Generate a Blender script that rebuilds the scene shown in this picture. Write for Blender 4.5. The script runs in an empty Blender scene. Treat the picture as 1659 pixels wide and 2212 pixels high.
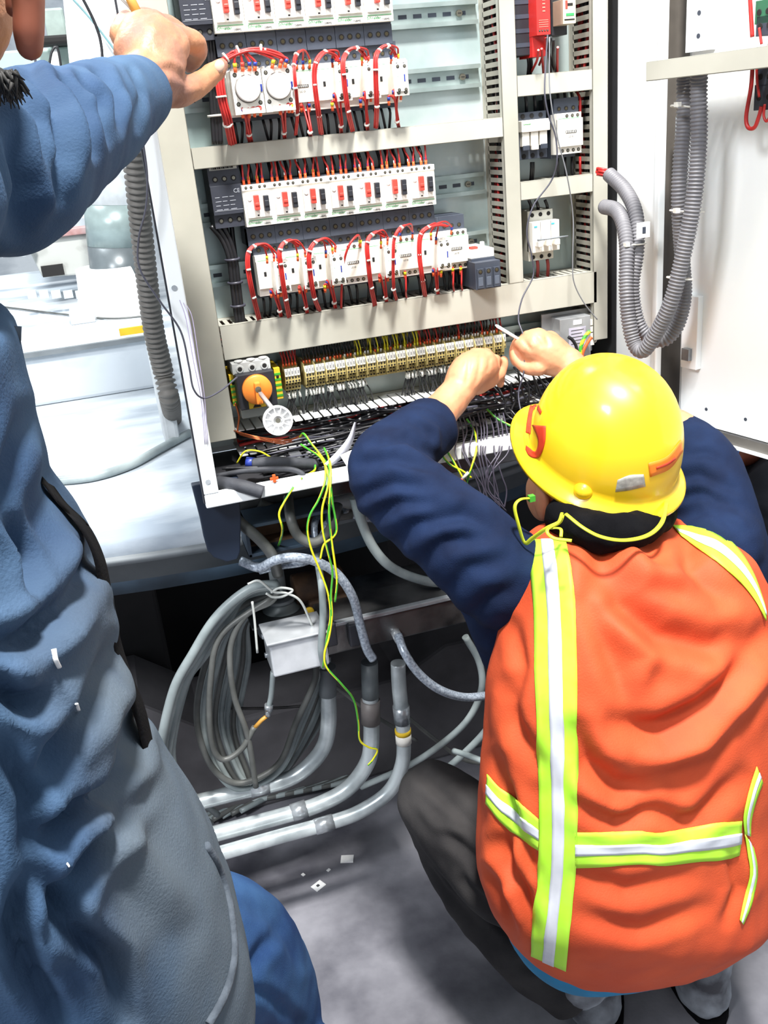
import bpy, bmesh, math, random
import numpy as np
from mathutils import Vector, Matrix, noise
from mathutils.bvhtree import BVHTree
random.seed(7)
R_ = math.radians
# ------------------------------------------------------------------ camera
CX, CY, F, CH = 829.5, 1106.0, 2027.68, 1.5
RX = Vector((0.95153173, -0.19347792, 0.2390683))      # world axes seen from the camera
RY = Vector((-0.294032, -0.34435976, 0.89160616))
RZ = Vector((-0.09018061, -0.91868528, -0.38455794))
cam_d = bpy.data.cameras.new('camera'); cam = bpy.data.objects.new('camera', cam_d)
bpy.context.scene.collection.objects.link(cam); bpy.context.scene.camera = cam
ax = Vector((RX.x, RY.x, RZ.x)); ay = -Vector((RX.y, RY.y, RZ.y)); az = -Vector((RX.z, RY.z, RZ.z))
M = Matrix((ax, ay, az)).transposed().to_4x4(); M.translation = Vector((0, 0, CH)); cam.matrix_world = M
cam_d.sensor_fit = 'VERTICAL'; cam_d.sensor_height = 24.0; cam_d.lens = 24.0 * F / 2212.0
cam_d.clip_start = 0.02; cam_d.clip_end = 60
CAM = Vector((0, 0, CH))
# ------------------------------------------------------------------ world, lights, exposure
sc = bpy.context.scene
w = bpy.data.worlds.new('world'); sc.world = w; w.use_nodes = True
w.node_tree.nodes['Background'].inputs[0].default_value = (0.86, 0.93, 1.0, 1)
w.node_tree.nodes['Background'].inputs[1].default_value = 0.42
def area(name, loc, target, size, power, col=(1, 1, 1)):
    l = bpy.data.lights.new(name, 'AREA'); l.size = size; l.energy = power; l.color = col
    o = bpy.data.objects.new(name, l); sc.collection.objects.link(o); o.location = loc
    o.rotation_euler = (Vector(target) - Vector(loc)).to_track_quat('-Z', 'Y').to_euler(); return o
area('key_or_fill_lamp', (0.35, 0.05, 4.3), (0.4, 1.3, 1.0), 0.4, 235, (1, 0.98, 0.94))
area('key_or_fill_lamp', (-0.9, 3.6, 4.2), (-0.3, 3.2, 0.9), 1.0, 85, (0.93, 0.98, 1))  # added rear fill light, overexposes the background beyond the platform
area('key_or_fill_lamp', (-1.8, -0.6, 3.4), (0.1, 1.0, 1.1), 0.7, 85, (0.95, 0.97, 1))  # added fill light from the left, brightens cabinet front and jacket
sc.view_settings.view_transform = 'Standard'; sc.view_settings.look = 'None'
sc.view_settings.exposure = 0.62; sc.view_settings.gamma = 1; sc.view_settings.use_curve_mapping = False
# ------------------------------------------------------------------ helpers
def ray(px, py):
    c = Vector(((px - CX) / F, (py - CY) / F, 1.0)); return Vector((RX.dot(c), RY.dot(c), RZ.dot(c)))
def P(px, py, Y):
    d = ray(px, py); return CAM + d * (Y / d.y)
def PZ(px, py, Z):
    d = ray(px, py); return CAM + d * ((Z - CH) / d.z)
def depth(p):
    q = p - CAM; return RX.z * q.x + RY.z * q.y + RZ.z * q.z
def proj(p):
    q = p - CAM; d = depth(p)
    return CX + F * (RX.x*q.x + RY.x*q.y + RZ.x*q.z) / d, CY + F * (RX.y*q.x + RY.y*q.y + RZ.y*q.z) / d
def N(px, py, Y, r):
    p = P(px, py, Y); return (p, r * depth(p) / F)
def lin(c):
    return tuple(((v/255)/12.92 if v/255 <= 0.04045 else ((v/255+0.055)/1.055)**2.4) for v in c) + (1,)
MATS = {}
def mat(name, col, rough=0.5, metal=0.0, col2=None, scale=20, bump=0.0, bscale=None, stretch=(1, 1, 1), emit=0, spec=None, lo=0.35, hi=0.65, coat=0, alpha=None):
    if name in MATS: return MATS[name]
    m = bpy.data.materials.new(name); m.use_nodes = True; nt = m.node_tree; b = nt.nodes['Principled BSDF']
    b.inputs['Roughness'].default_value = rough; b.inputs['Metallic'].default_value = metal
    b.inputs['Base Color'].default_value = lin(col)
    if spec is not None: b.inputs['Specular IOR Level'].default_value = spec
    if coat: b.inputs['Coat Weight'].default_value = coat; b.inputs['Coat Roughness'].default_value = 0.15
    if alpha is not None: b.inputs['Transmission Weight'].default_value = alpha
    tc = nt.nodes.new('ShaderNodeTexCoord'); mp = nt.nodes.new('ShaderNodeMapping'); mp.inputs['Scale'].default_value = stretch
    nt.links.new(tc.outputs['Object'], mp.inputs[0])
    if col2 is None: col2 = tuple(v * 0.88 for v in col)
    n = nt.nodes.new('ShaderNodeTexNoise'); n.inputs['Scale'].default_value = scale; n.inputs['Detail'].default_value = 6
    nt.links.new(mp.outputs[0], n.inputs[0])
    r = nt.nodes.new('ShaderNodeValToRGB'); r.color_ramp.elements[0].position = lo; r.color_ramp.elements[1].position = hi
    r.color_ramp.elements[0].color = lin(col2); r.color_ramp.elements[1].color = lin(col)
    nt.links.new(n.outputs[0], r.inputs[0]); nt.links.new(r.outputs[0], b.inputs['Base Color'])
    if bump:
        n2 = nt.nodes.new('ShaderNodeTexNoise'); n2.inputs['Scale'].default_value = bscale or scale * 4; n2.inputs['Detail'].default_value = 4
        nt.links.new(mp.outputs[0], n2.inputs[0])
        bp = nt.nodes.new('ShaderNodeBump'); bp.inputs['Strength'].default_value = bump; bp.inputs['Distance'].default_value = 0.004
        nt.links.new(n2.outputs[0], bp.inputs['Height']); nt.links.new(bp.outputs[0], b.inputs['Normal'])
    MATS[name] = m; return m
white = mat('cabinet_white', (240, 243, 243), 0.35, scale=3, col2=(232, 236, 237))
ductm = mat('duct_grey', (176, 174, 163), 0.42, scale=6, col2=(160, 158, 147))
ductd = mat('duct_grey_side', (160, 156, 144), 0.55, scale=8)
slotd = mat('slot_dark', (22, 20, 20), 0.8)
ductw = mat('duct_pale', (222, 224, 222), 0.45)
galv = mat('galvanised', (198, 208, 208), 0.34, 0.4, (156, 176, 176), 6, 0.05, 40)
railm = mat('rail_zinc', (185, 198, 195), 0.3, 0.7, (150, 165, 162), 14)
slate = mat('slate_plastic', (62, 68, 80), 0.55, col2=(48, 54, 66))
blackp = mat('black_plastic', (34, 35, 42), 0.5)
whitep = mat('white_plastic', (238, 234, 225), 0.38, col2=(230, 226, 216))
creamp = mat('cream_plastic', (214, 206, 180), 0.45)
redp = mat('red_button', (222, 70, 58), 0.4)
bluep = mat('blue_plastic', (40, 60, 150), 0.4)
greenp = mat('green_print', (60, 165, 95), 0.5)
inkm = mat('ink', (60, 62, 66), 0.6)
screwm = mat('screw_metal', (150, 145, 130), 0.35, 0.9)
brass = mat('brass', (96, 88, 66), 0.4, 0.7)
redw = mat('red_wire', (188, 40, 36), 0.45, col2=(160, 30, 28))
blackw = mat('black_wire', (26, 26, 30), 0.38)
greyw = mat('grey_wire', (70, 70, 82), 0.4)
orangew = mat('orange_sleeve', (235, 95, 40), 0.45)
yelloww = mat('yellow_wire', (228, 220, 40), 0.4)
greenw = mat('green_wire', (70, 165, 50), 0.4)
tiem = mat('cable_tie', (225, 222, 214), 0.4)
termm = mat('terminal_beige', (196, 180, 120), 0.5, col2=(176, 158, 98))
tagm = mat('terminal_tag', (215, 215, 208), 0.5)
copper = mat('copper', (200, 110, 70), 0.3, 0.9)
orangep = mat('orange_knob', (245, 140, 50), 0.4)
hosem = mat('hose_grey', (112, 111, 115), 0.55, col2=(98, 97, 102))
navy = mat('navy_paint', (19, 33, 52), 0.5, col2=(14, 25, 42), scale=7)
steel = mat('steel', (205, 210, 214), 0.25, 0.6, (120, 126, 132), 12, 0.06, 60)
steeld = mat('steel_dark', (132, 132, 132), 0.3, 0.85, (62, 62, 64), 10, 0.15, 50)
alum = mat('aluminium', (222, 226, 230), 0.3, 0.45, (170, 174, 178), 10, 0.1, 30)
conduitm = mat('conduit_steel', (200, 208, 210), 0.3, 0.35, (146, 154, 158), 16)
conduitg = mat('conduit_grey', (120, 128, 130), 0.4, 0.1, (92, 98, 102), 14)
cablem = mat('cable_grey', (164, 174, 174), 0.4, 0.0, (112, 122, 124), 10)
cabledk = mat('cable_dark_grey', (96, 98, 96), 0.45, 0.0, (66, 68, 66), 14)
braid = mat('braided_sleeve', (178, 188, 200), 0.35, 0.3, (120, 130, 144), 260)
floorm = mat('floor_concrete', (138, 138, 145), 0.42, 0, (74, 74, 82), 5, 0.35, 30)
dust = mat('dusty_grey', (192, 199, 205), 0.8, 0, (128, 138, 149), 4.5, 0.5, 22, stretch=(.6, 1.6, 1), lo=0.3, hi=0.55)
rimm = mat('rim_grey', (120, 126, 130), 0.6, 0, (96, 102, 106), 8)
rimb = mat('rim_blue', (66, 86, 104), 0.55, 0, (40, 52, 64), 9, 0.1)
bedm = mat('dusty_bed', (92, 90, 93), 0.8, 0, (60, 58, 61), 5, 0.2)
darkm = mat('mottled_dark', (44, 42, 44), 0.85, 0, (24, 23, 25), 4)  # near-black mottled tone of the deep machine parts
darkg = mat('dark_grease', (60, 58, 60), 0.6, 0.2, (30, 29, 30), 12, 0.3)
rustm = mat('rust_brown', (110, 82, 60), 0.7, 0.2, (60, 44, 34), 16, 0.3)
skinA = mat('skin_tan', (214, 152, 114), 0.5, 0, (196, 132, 98), 24, 0.12, 130)
skinB = mat('skin_worn', (172, 118, 84), 0.5, 0, (108, 76, 74), 14, 0.3, 120, lo=0.3, hi=0.6)
skinD = mat('skin_ear', (150, 84, 60), 0.55, 0, (126, 66, 48), 20)
vestm = mat('vest_orange', (203, 83, 44), 0.7, 0, (186, 70, 37), 9, 0.15, 420, spec=0.3)
limem = mat('tape_lime', (180, 232, 62), 0.6, 0, (176, 238, 50), 60)
silverm = mat('tape_silver', (215, 218, 226), 0.45, 0.1, (200, 204, 214), 30)
shirtm = mat('navy_cloth', (22, 37, 67), 0.85, 0, (16, 27, 52), 18, 0.2, 600, spec=0.15)
jacketm = mat('work_blue_cloth', (68, 94, 122), 0.85, 0, (44, 66, 96), 6, 0.2, 500, spec=0.15)
jacketd = mat('dusty_blue_cloth', (98, 104, 110), 0.85, 0, (62, 82, 106), 4, 0.2, 500, spec=0.15)
jeansm = mat('jeans', (48, 78, 116), 0.85, 0, (28, 52, 92), 12, 0.2, 700, spec=0.15)
trousm = mat('charcoal_cloth', (64, 62, 62), 0.85, 0, (36, 35, 37), 6, 0.2, 500, spec=0.15)
blackc = mat('black_cloth', (15, 15, 18), 0.95, 0, (9, 9, 12), 30, 0.2, 500, spec=0.1)
hairm = mat('hair', (22, 20, 20), 0.7)
helm = mat('helmet_yellow', (246, 204, 24), 0.42, 0, (238, 192, 18), 6, coat=0.5)
redpaint = mat('red_paint', (214, 62, 30), 0.5, 0, (190, 52, 24), 40)
orangest = mat('orange_sticker', (245, 130, 30), 0.5)
greyst = mat('grey_sticker', (190, 188, 180), 0.4, 0.2, (150, 148, 142), 120)
bluec = mat('cyan_cloth', (20, 130, 180), 0.8)
bootm = mat('boot_dusty', (150, 156, 164), 0.8, 0, (66, 66, 72), 14, 0.3, 60)
palegreen = mat('machine_green', (168, 186, 178), 0.5, 0, (138, 156, 150), 4)
papers = mat('paper', (240, 240, 240), 0.6)
plasticbag = mat('clear_film', (200, 204, 214), 0.25, alpha=0.5)
yellowp = mat('yellow_paint', (235, 195, 40), 0.6)
goldm = mat('wood_brown', (190, 140, 60), 0.5)
cordg = mat('strap_lime', (200, 205, 40), 0.5, 0, (170, 180, 40), 40)
bluecord = mat('blue_cord', (60, 120, 200), 0.5)

def dusty_jacket():
    m = mat('jacket_cloth', (62, 86, 112), 0.85, 0, (40, 60, 88), 6, 0.2, 500, spec=0.15); nt = m.node_tree; b = nt.nodes['Principled BSDF']
    src = b.inputs['Base Color'].links[0].from_socket; mp = [n for n in nt.nodes if n.type == 'MAPPING'][0]
    n = nt.nodes.new('ShaderNodeTexNoise'); n.inputs['Scale'].default_value = 9; n.inputs['Detail'].default_value = 7; nt.links.new(mp.outputs[0], n.inputs[0])
    sx = nt.nodes.new('ShaderNodeSeparateXYZ'); nt.links.new(mp.outputs[0], sx.inputs[0])
    a = nt.nodes.new('ShaderNodeMath'); a.operation = 'MULTIPLY_ADD'; nt.links.new(n.outputs[0], a.inputs[0]); a.inputs[1].default_value = .12; nt.links.new(sx.outputs[0], a.inputs[2])
    r1 = nt.nodes.new('ShaderNodeMapRange'); r1.interpolation_type = 'SMOOTHSTEP'; nt.links.new(a.outputs[0], r1.inputs[0]); r1.inputs[1].default_value = .165; r1.inputs[2].default_value = .235
    r2 = nt.nodes.new('ShaderNodeMapRange'); r2.interpolation_type = 'SMOOTHSTEP'; nt.links.new(sx.outputs[2], r2.inputs[0]); r2.inputs[1].default_value = 1.34; r2.inputs[2].default_value = 1.18
    k = nt.nodes.new('ShaderNodeMath'); k.operation = 'MULTIPLY'; nt.links.new(r1.outputs[0], k.inputs[0]); nt.links.new(r2.outputs[0], k.inputs[1])
    mx = nt.nodes.new('ShaderNodeMix'); mx.data_type = 'RGBA'; nt.links.new(k.outputs[0], mx.inputs[0]); nt.links.new(src, mx.inputs[6]); mx.inputs[7].default_value = lin((80, 90, 100))
    nt.links.new(mx.outputs[2], b.inputs['Base Color']); return m
ORG = {}
def link(o): sc.collection.objects.link(o)
def thing(name, label, cat, loc=(0, 0, 0), group=None):
    o = bpy.data.objects.new(name, None); link(o); o.location = Vector(loc); o.empty_display_size = 0.02
    o['label'] = label; o['category'] = cat
    if group: o['group'] = group
    ORG[o.name] = Vector(loc); return o
def tag(o, label, cat, group=None, kind=None):
    o['label'] = label; o['category'] = cat
    if group: o['group'] = group
    if kind: o['kind'] = kind
    return o
def struct(o, label=None):
    o['kind'] = 'structure'
    if label: o['label'] = label
    return o
def cr(pts, n):
    """Catmull-Rom through pts (lists of floats), n steps per span"""
    pts = [tuple(p) for p in pts]
    if len(pts) < 3 and n > 1:
        return [Vector([a + (b - a) * i / n for a, b in zip(pts[0], pts[1])]) for i in range(n + 1)]
    out = []
    for i in range(len(pts) - 1):
        p1, p2 = pts[i], pts[i+1]
        p0 = pts[i-1] if i else tuple(2*a - b for a, b in zip(p1, p2)); p3 = pts[i+2] if i + 2 < len(pts) else tuple(2*b - a for a, b in zip(p1, p2))
        for k in range(n):
            t = k / n; t2 = t*t; t3 = t2*t
            out.append(Vector([0.5*((2*b) + (-a + c)*t + (2*a - 5*b + 4*c - d)*t2 + (-a + 3*b - 3*c + d)*t3) for a, b, c, d in zip(p0, p1, p2, p3)]))
    out.append(Vector(pts[-1])); return out
class MB:
    def __init__(s): s.v = []; s.f = []; s.m = []; s.s = []
    def face(s, idx, m=0, sm=False): s.f.append(tuple(idx)); s.m.append(m); s.s.append(sm)
    def box(s, x0, x1, y0, y1, z0, z1, m=0, T=None):
        b = len(s.v); vs = [Vector((x, y, z)) for z in (z0, z1) for y in (y0, y1) for x in (x0, x1)]
        s.v += [T @ v if T else v for v in vs]
        for q in ((0, 2, 3, 1), (4, 5, 7, 6), (0, 1, 5, 4), (2, 6, 7, 3), (0, 4, 6, 2), (1, 3, 7, 5)): s.face([b + i for i in q], m)
        return s
    def rings(s, rings, m=0, sm=True, cap=True, closed=False, mfun=None):
        b = len(s.v); n = len(rings[0])
        for r in rings: s.v += list(r)
        k = len(rings)
        for i in range(k if closed else k - 1):
            for j in range(n):
                a = b + i*n + j; c = b + i*n + (j+1) % n; i2 = (i+1) % k; d = b + i2*n + (j+1) % n; e = b + i2*n + j
                s.face((a, c, d, e), mfun(i, j) if mfun else m, sm)
        if cap and not closed:
            s.face([b + j for j in range(n)][::-1], m, False); s.face([b + (k-1)*n + j for j in range(n)], m, False)
        return s
    def tube(s, pts, r, n=8, m=0, cap=True, mfun=None, flat=None):
        pts = [Vector(p) for p in pts]; k = len(pts)
        rs = r if isinstance(r, (list, tuple)) else [r]*k
        up = None; rings = []
        for i in range(k):
            t = (pts[min(i+1, k-1)] - pts[max(i-1, 0)])
            if t.length < 1e-9: t = Vector((0, 0, 1))
            t.normalize()
            if up is None:
                up = Vector((0, 0, 1)) if abs(t.z) < 0.9 else Vector((1, 0, 0))
            up = up - t * up.dot(t)
            if up.length < 1e-6: up = t.orthogonal()
            up.normalize(); sd = t.cross(up)
            a, c = (rs[i], rs[i]) if not flat else (rs[i], rs[i]*flat)
            rings.append([pts[i] + sd*(a*math.cos(2*math.pi*j/n)) + up*(c*math.sin(2*math.pi*j/n)) for j in range(n)])
        return s.rings(rings, m, True, cap, mfun=mfun)
    def cyl(s, a, b, r, n=16, m=0, r2=None):
        a, b = Vector(a), Vector(b); t = (b-a).normalized(); u = t.orthogonal().normalized(); w_ = t.cross(u)
        r2 = r if r2 is None else r2
        i0 = len(s.f)
        s.rings([[c + u*(q*math.cos(2*math.pi*j/n)) + w_*(q*math.sin(2*math.pi*j/n)) for j in range(n)] for c, q in ((a, r), (b, r2))], m)
        return s
    def lathe(s, prof, o, axis=Vector((0, 0, 1)), n=32, m=0, sx=1, sy=1, T=None):
        rings = []
        for r, z in prof:
            rings.append([Vector((r*math.cos(2*math.pi*j/n)*sx, r*math.sin(2*math.pi*j/n)*sy, z)) for j in range(n)])
        q = T if T else Matrix.Translation(Vector(o)) @ Vector((0, 0, 1)).rotation_difference(Vector(axis)).to_matrix().to_4x4()
        return s.rings([[q @ v for v in r] for r in rings], m)
    def ell(s, c, rad, m=0, Rm=None, n=20, k=12):
        c = Vector(c); rings = []
        for i in range(k+1):
            th = math.pi * (0.02 + 0.96*i/k); z = -math.cos(th); q = math.sin(th)
            ring = []
            for j in range(n):
                v = Vector((rad[0]*q*math.cos(2*math.pi*j/n), rad[1]*q*math.sin(2*math.pi*j/n), rad[2]*z))
                ring.append(c + (Rm @ v if Rm else v))
            rings.append(ring)
        return s.rings(rings, m)
    def limb(s, nodes, n=16, k=5, flat=1.0):
        """nodes (Vector, r): smooth tapered tube with rounded ends"""
        q = cr([(*p, r) for p, r in nodes], k)
        pts = [Vector(a[:3]) for a in q]; rs = [a[3] for a in q]
        s.tube(pts, rs, n)
        for p, r in ((pts[0], rs[0]), (pts[-1], rs[-1])): s.ell(p, (r, r, r), n=n, k=8)
        return s
    def prism(s, poly, y0, y1, m=0, T=None):
        b = len(s.v); n = len(poly)
        for y in (y0, y1):
            for x, z in poly:
                v = Vector((x, y, z)); s.v.append(T @ v if T else v)
        s.face([b + i for i in range(n)], m); s.face([b + n + i for i in range(n)][::-1], m)
        for i in range(n): j = (i+1) % n; s.face((b+i, b+n+i, b+n+j, b+j), m)
        return s
    def mesh(s, name, mats, off=None):
        off = off or Vector((0, 0, 0)); me = bpy.data.meshes.new(name)
        me.from_pydata([tuple(v - off) for v in s.v], [], s.f)
        for q in (mats if isinstance(mats, (list, tuple)) else [mats]): me.materials.append(q)
        me.polygons.foreach_set('material_index', s.m); me.polygons.foreach_set('use_smooth', s.s)
        me.update(); return me
    def build(s, name, mats, parent=None, bevel=0, world=True):
        """vertices are world coordinates when world=True"""
        if parent is not None:
            off = ORG[parent.name] if world else Vector((0, 0, 0)); loc = Vector((0, 0, 0))
        elif world:
            xs = [v.x for v in s.v]; ys = [v.y for v in s.v]; zs = [v.z for v in s.v]
            off = Vector(((min(xs)+max(xs))/2, (min(ys)+max(ys))/2, min(zs))); loc = off
        else: off = Vector((0, 0, 0)); loc = off
        o = bpy.data.objects.new(name, s.mesh(name, mats, off)); link(o); o.location = loc
        ORG[o.name] = off if world else Vector((0, 0, 0))
        if parent is not None: o.parent = parent
        fix(o.data)
        if bevel:
            b = o.modifiers.new('bevel', 'BEVEL'); b.width = bevel; b.segments = 2; b.limit_method = 'ANGLE'; b.angle_limit = R_(40)
        return o
def fix(me):
    bm = bmesh.new(); bm.from_mesh(me); bmesh.ops.recalc_face_normals(bm, faces=bm.faces[:]); bm.to_mesh(me); bm.free()
def text_mb(txt, size, x, y, z, align='LEFT', ext=0.0002):
    cu = bpy.data.curves.new('lettering', 'FONT'); cu.body = txt; cu.size = size; cu.extrude = ext; cu.align_x = align; cu.resolution_u = 2
    o = bpy.data.objects.new('tmp', cu); link(o); dg = bpy.context.evaluated_depsgraph_get()
    me = bpy.data.meshes.new_from_object(o.evaluated_get(dg)); mb = MB()
    mb.v = [Vector((v.co.x + x, y - v.co.z, v.co.y + z)) for v in me.vertices]
    for p in me.polygons: mb.face(p.vertices[:])
    bpy.data.objects.remove(o); bpy.data.meshes.remove(me); return mb
def merge(a, b, m=None):
    k = len(a.v); a.v += b.v
    for f, mi, sm in zip(b.f, b.m, b.s): a.face([i + k for i in f], mi if m is None else m, sm)
    return a
def copy_tree(o, parent=None):
    c = o.copy(); link(c)
    if parent is not None: c.parent = parent; c.matrix_parent_inverse = Matrix()
    for ch in list(o.children): copy_tree(ch, c)
    return c
def place(proto, used, loc, label, group=None):
    """first call places the thing itself, later calls place copies"""
    o = proto if not used.get(proto.name) else copy_tree(proto)
    used[proto.name] = True; o.location = Vector(loc); o['label'] = label
    if group: o['group'] = group
    return o
USED = {}
def bake(mb, vox, smooth=8, sf=0.5):
    """one continuous skin over overlapping lofts"""
    me = mb.mesh('tmp', [white]); fix(me); o = bpy.data.objects.new('tmp', me); link(o)
    r = o.modifiers.new('r', 'REMESH'); r.mode = 'VOXEL'; r.voxel_size = vox; r.use_smooth_shade = True
    if smooth: s_ = o.modifiers.new('s', 'SMOOTH'); s_.iterations = smooth; s_.factor = sf
    dg = bpy.context.evaluated_depsgraph_get(); out = bpy.data.meshes.new_from_object(o.evaluated_get(dg))
    bpy.data.objects.remove(o); bpy.data.meshes.remove(me); return out
def addmesh(me, name, mats, parent):
    off = ORG[parent.name]; me.transform(Matrix.Translation(-off)); me.materials.clear()
    for q in (mats if isinstance(mats, (list, tuple)) else [mats]): me.materials.append(q)
    for p in me.polygons: p.use_smooth = True
    me.name = name; o = bpy.data.objects.new(name, me); link(o); o.parent = parent; ORG[o.name] = off; return o
def sculpt(me, folds=(), nz=0.0, ns=9.0, stretch=(1, 1, 1), folds_dir=None):
    """cloth folds: creases along polylines (dx wide, dz deep) and soft noise, pushed along the normals"""
    n = len(me.vertices); co = [v.co.copy() for v in me.vertices]; no = [v.normal.copy() for v in me.vertices]
    disp = np.zeros(n)
    if folds:
        q = np.array([c[:] for c in co]) - np.array(CAM[:]); Rm = np.array([RX[:], RY[:], RZ[:]]); c_ = q @ Rm
        u = np.stack([CX + F*c_[:, 0]/c_[:, 2], CY + F*c_[:, 1]/c_[:, 2]], 1)
        nn = np.array([a[:] for a in no]); face = np.clip(-(nn*q).sum(1)/np.linalg.norm(q, axis=1)*4 + 0.6, 0, 1)
        for pl, wd, dp in folds:
            best = np.full(n, 1e9); tt = np.zeros(n); L = len(pl) - 1
            for i in range(L):
                a = np.array(pl[i], float); b = np.array(pl[i+1], float); d = b - a
                t = np.clip(((u - a) @ d)/(d @ d), 0, 1); dist = np.linalg.norm(u - (a + t[:, None]*d), axis=1)
                s_ = dist < best; best[s_] = dist[s_]; tt[s_] = (i + t[s_])/L
            fade = np.sqrt(np.clip(np.sin(np.pi*np.clip(tt*0.92 + 0.04, 0, 1)), 0, 1))
            g = np.exp(-(best/wd)**2) - 0.45*np.exp(-((best - wd*1.9)/(wd*1.0))**2)
            disp += dp*g*fade*face
    for i in range(n):
        d = float(disp[i])
        if nz:
            c = Vector((co[i].x*stretch[0], co[i].y*stretch[1], co[i].z*stretch[2]))*ns
            d += nz*noise.noise(c) + nz*0.4*noise.noise(c*2.7)
        me.vertices[i].co = co[i] + no[i]*d
    me.update()
def smooth_me(me, it, f=0.5):
    bm = bmesh.new(); bm.from_mesh(me)
    for _ in range(it): bmesh.ops.smooth_vert(bm, verts=bm.verts[:], factor=f, use_axis_x=True, use_axis_y=True, use_axis_z=True)
    bm.to_mesh(me); bm.free()
def bvh_of(me):
    return BVHTree.FromPolygons([v.co.copy() for v in me.vertices], [p.vertices[:] for p in me.polygons])
def patch(bvh, A, B, n, m, off, name, mats, parent, thick=0.0008):
    """a strip lying on a surface, between the lines A and B seen from the front"""
    def res(pl, n):
        q = cr(pl, 8); L = [0]
        for a, b in zip(q, q[1:]): L.append(L[-1] + (b-a).length)
        out = []
        for i in range(n+1):
            t = L[-1]*i/n; k = max(j for j in range(len(L)) if L[j] <= t + 1e-9); k = min(k, len(q)-2)
            s_ = (t - L[k])/max(L[k+1]-L[k], 1e-9); out.append(q[k].lerp(q[k+1], min(max(s_, 0), 1)))
        return out
    a, b = res(A, n), res(B, n); V = []; prev = None
    for i in range(n+1):
        for j in range(m+1):
            c = a[i].lerp(b[i], j/m); d = ray(c[0], c[1]).normalized(); h = bvh.ray_cast(CAM, d)
            if h[0] is None:
                g = CAM + d*(1.25 if prev is None else (prev - CAM).length); h = bvh.find_nearest(g)
            nn = h[1]
            if nn.dot(d) > 0: nn = -nn
            prev = h[0]; V.append(h[0] + nn*off)
    mb = MB()
    for i in range(n):
        for j in range(m):
            q = [i*(m+1)+j, i*(m+1)+j+1, (i+1)*(m+1)+j+1, (i+1)*(m+1)+j]
            e = [(V[q[x]] - V[q[(x+1) % 4]]).length for x in range(4)]
            if max(e) < 0.06: mb.face(q, 0, True)
    mb.v = V; o = mb.build(name, mats, parent)
    s_ = o.modifiers.new('solid', 'SOLIDIFY'); s_.thickness = thick; s_.offset = 0; return o
def cable(name, pts, r, m, label=None, cat=None, group=None, parent=None, n=8, k=8, twist=False, cap=True):
    """pts (px,py,Y) read off the photo or Vectors"""
    q = [(P(*p) if not isinstance(p, Vector) else p) for p in pts]; c = cr(q, k)
    mb = MB()
    if twist: mb.tube(c, r, n, mfun=lambda i, j: 1 if ((j + i*twist) % n) < n*0.42 else 0, cap=cap)
    else: mb.tube(c, r, n, cap=cap)
    o = mb.build(name, m, parent)
    if label: tag(o, label, cat or 'cable', group)
    return o
# ------------------------------------------------------------------ setting
mb = MB(); mb.box(-3.5, 4.0, -1.2, 7.5, -0.05, 0.0); struct(mb.build('floor', floorm))
mb = MB(); mb.box(-3.5, 4.0, 7.5, 7.6, -0.05, 4.6); struct(mb.build('wall_back', dust))
YB, YT, YL = 1.585, 1.50, 1.36
# platform: a big round turntable seen from its rim
t = thing('platform', 'big round dusty grey machine platform with a blue rim behind the cabinet', 'machine', (0.2, 3.1, 0.72))
mb = MB(); prof = [(0.02, 0.89), (1.2, 0.89), (1.585, 0.89), (1.60, 0.885), (1.60, 0.845), (1.585, 0.84)]
mb.lathe([(r, z - 0.0) for r, z in prof], (0.2, 3.1, 0), n=96); mb.build('deck', [dust], t)
mb = MB(); mb.lathe([(1.53, 0.845), (1.603, 0.845), (1.603, 0.862), (1.56, 0.78)], (0.2, 3.1, 0), n=96)
mb.lathe([(1.0, 0.842), (1.57, 0.842), (1.57, 0.775), (1.0, 0.775)], (0.2, 3.1, 0), n=96, m=1); mb.build('rim', [rimm, rimb], t)
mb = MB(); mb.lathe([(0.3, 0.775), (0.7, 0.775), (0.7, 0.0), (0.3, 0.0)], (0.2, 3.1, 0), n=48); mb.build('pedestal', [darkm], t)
for x in (-0.6, 0.75):
    mb = MB(); mb.box(x-0.05, x+0.05, 2.25, 2.35, 0, 0.775); mb.build('leg', [darkm], t)
# dark machine bed below the platform, between cabinet and floor
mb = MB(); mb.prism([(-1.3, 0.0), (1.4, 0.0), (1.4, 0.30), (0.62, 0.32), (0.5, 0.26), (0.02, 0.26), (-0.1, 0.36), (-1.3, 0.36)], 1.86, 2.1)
tag(mb.build('machine_bed', bedm, bevel=0.01), 'low dark dusty machine bed in the shadow under the platform', 'machine')
mb = MB(); mb.box(-0.30, -0.02, 2.12, 2.18, 0.0, 0.77); tag(mb.build('pillar', darkm, bevel=0.01), 'dark square pillar under the platform, left of the cable coil', 'pillar')
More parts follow.
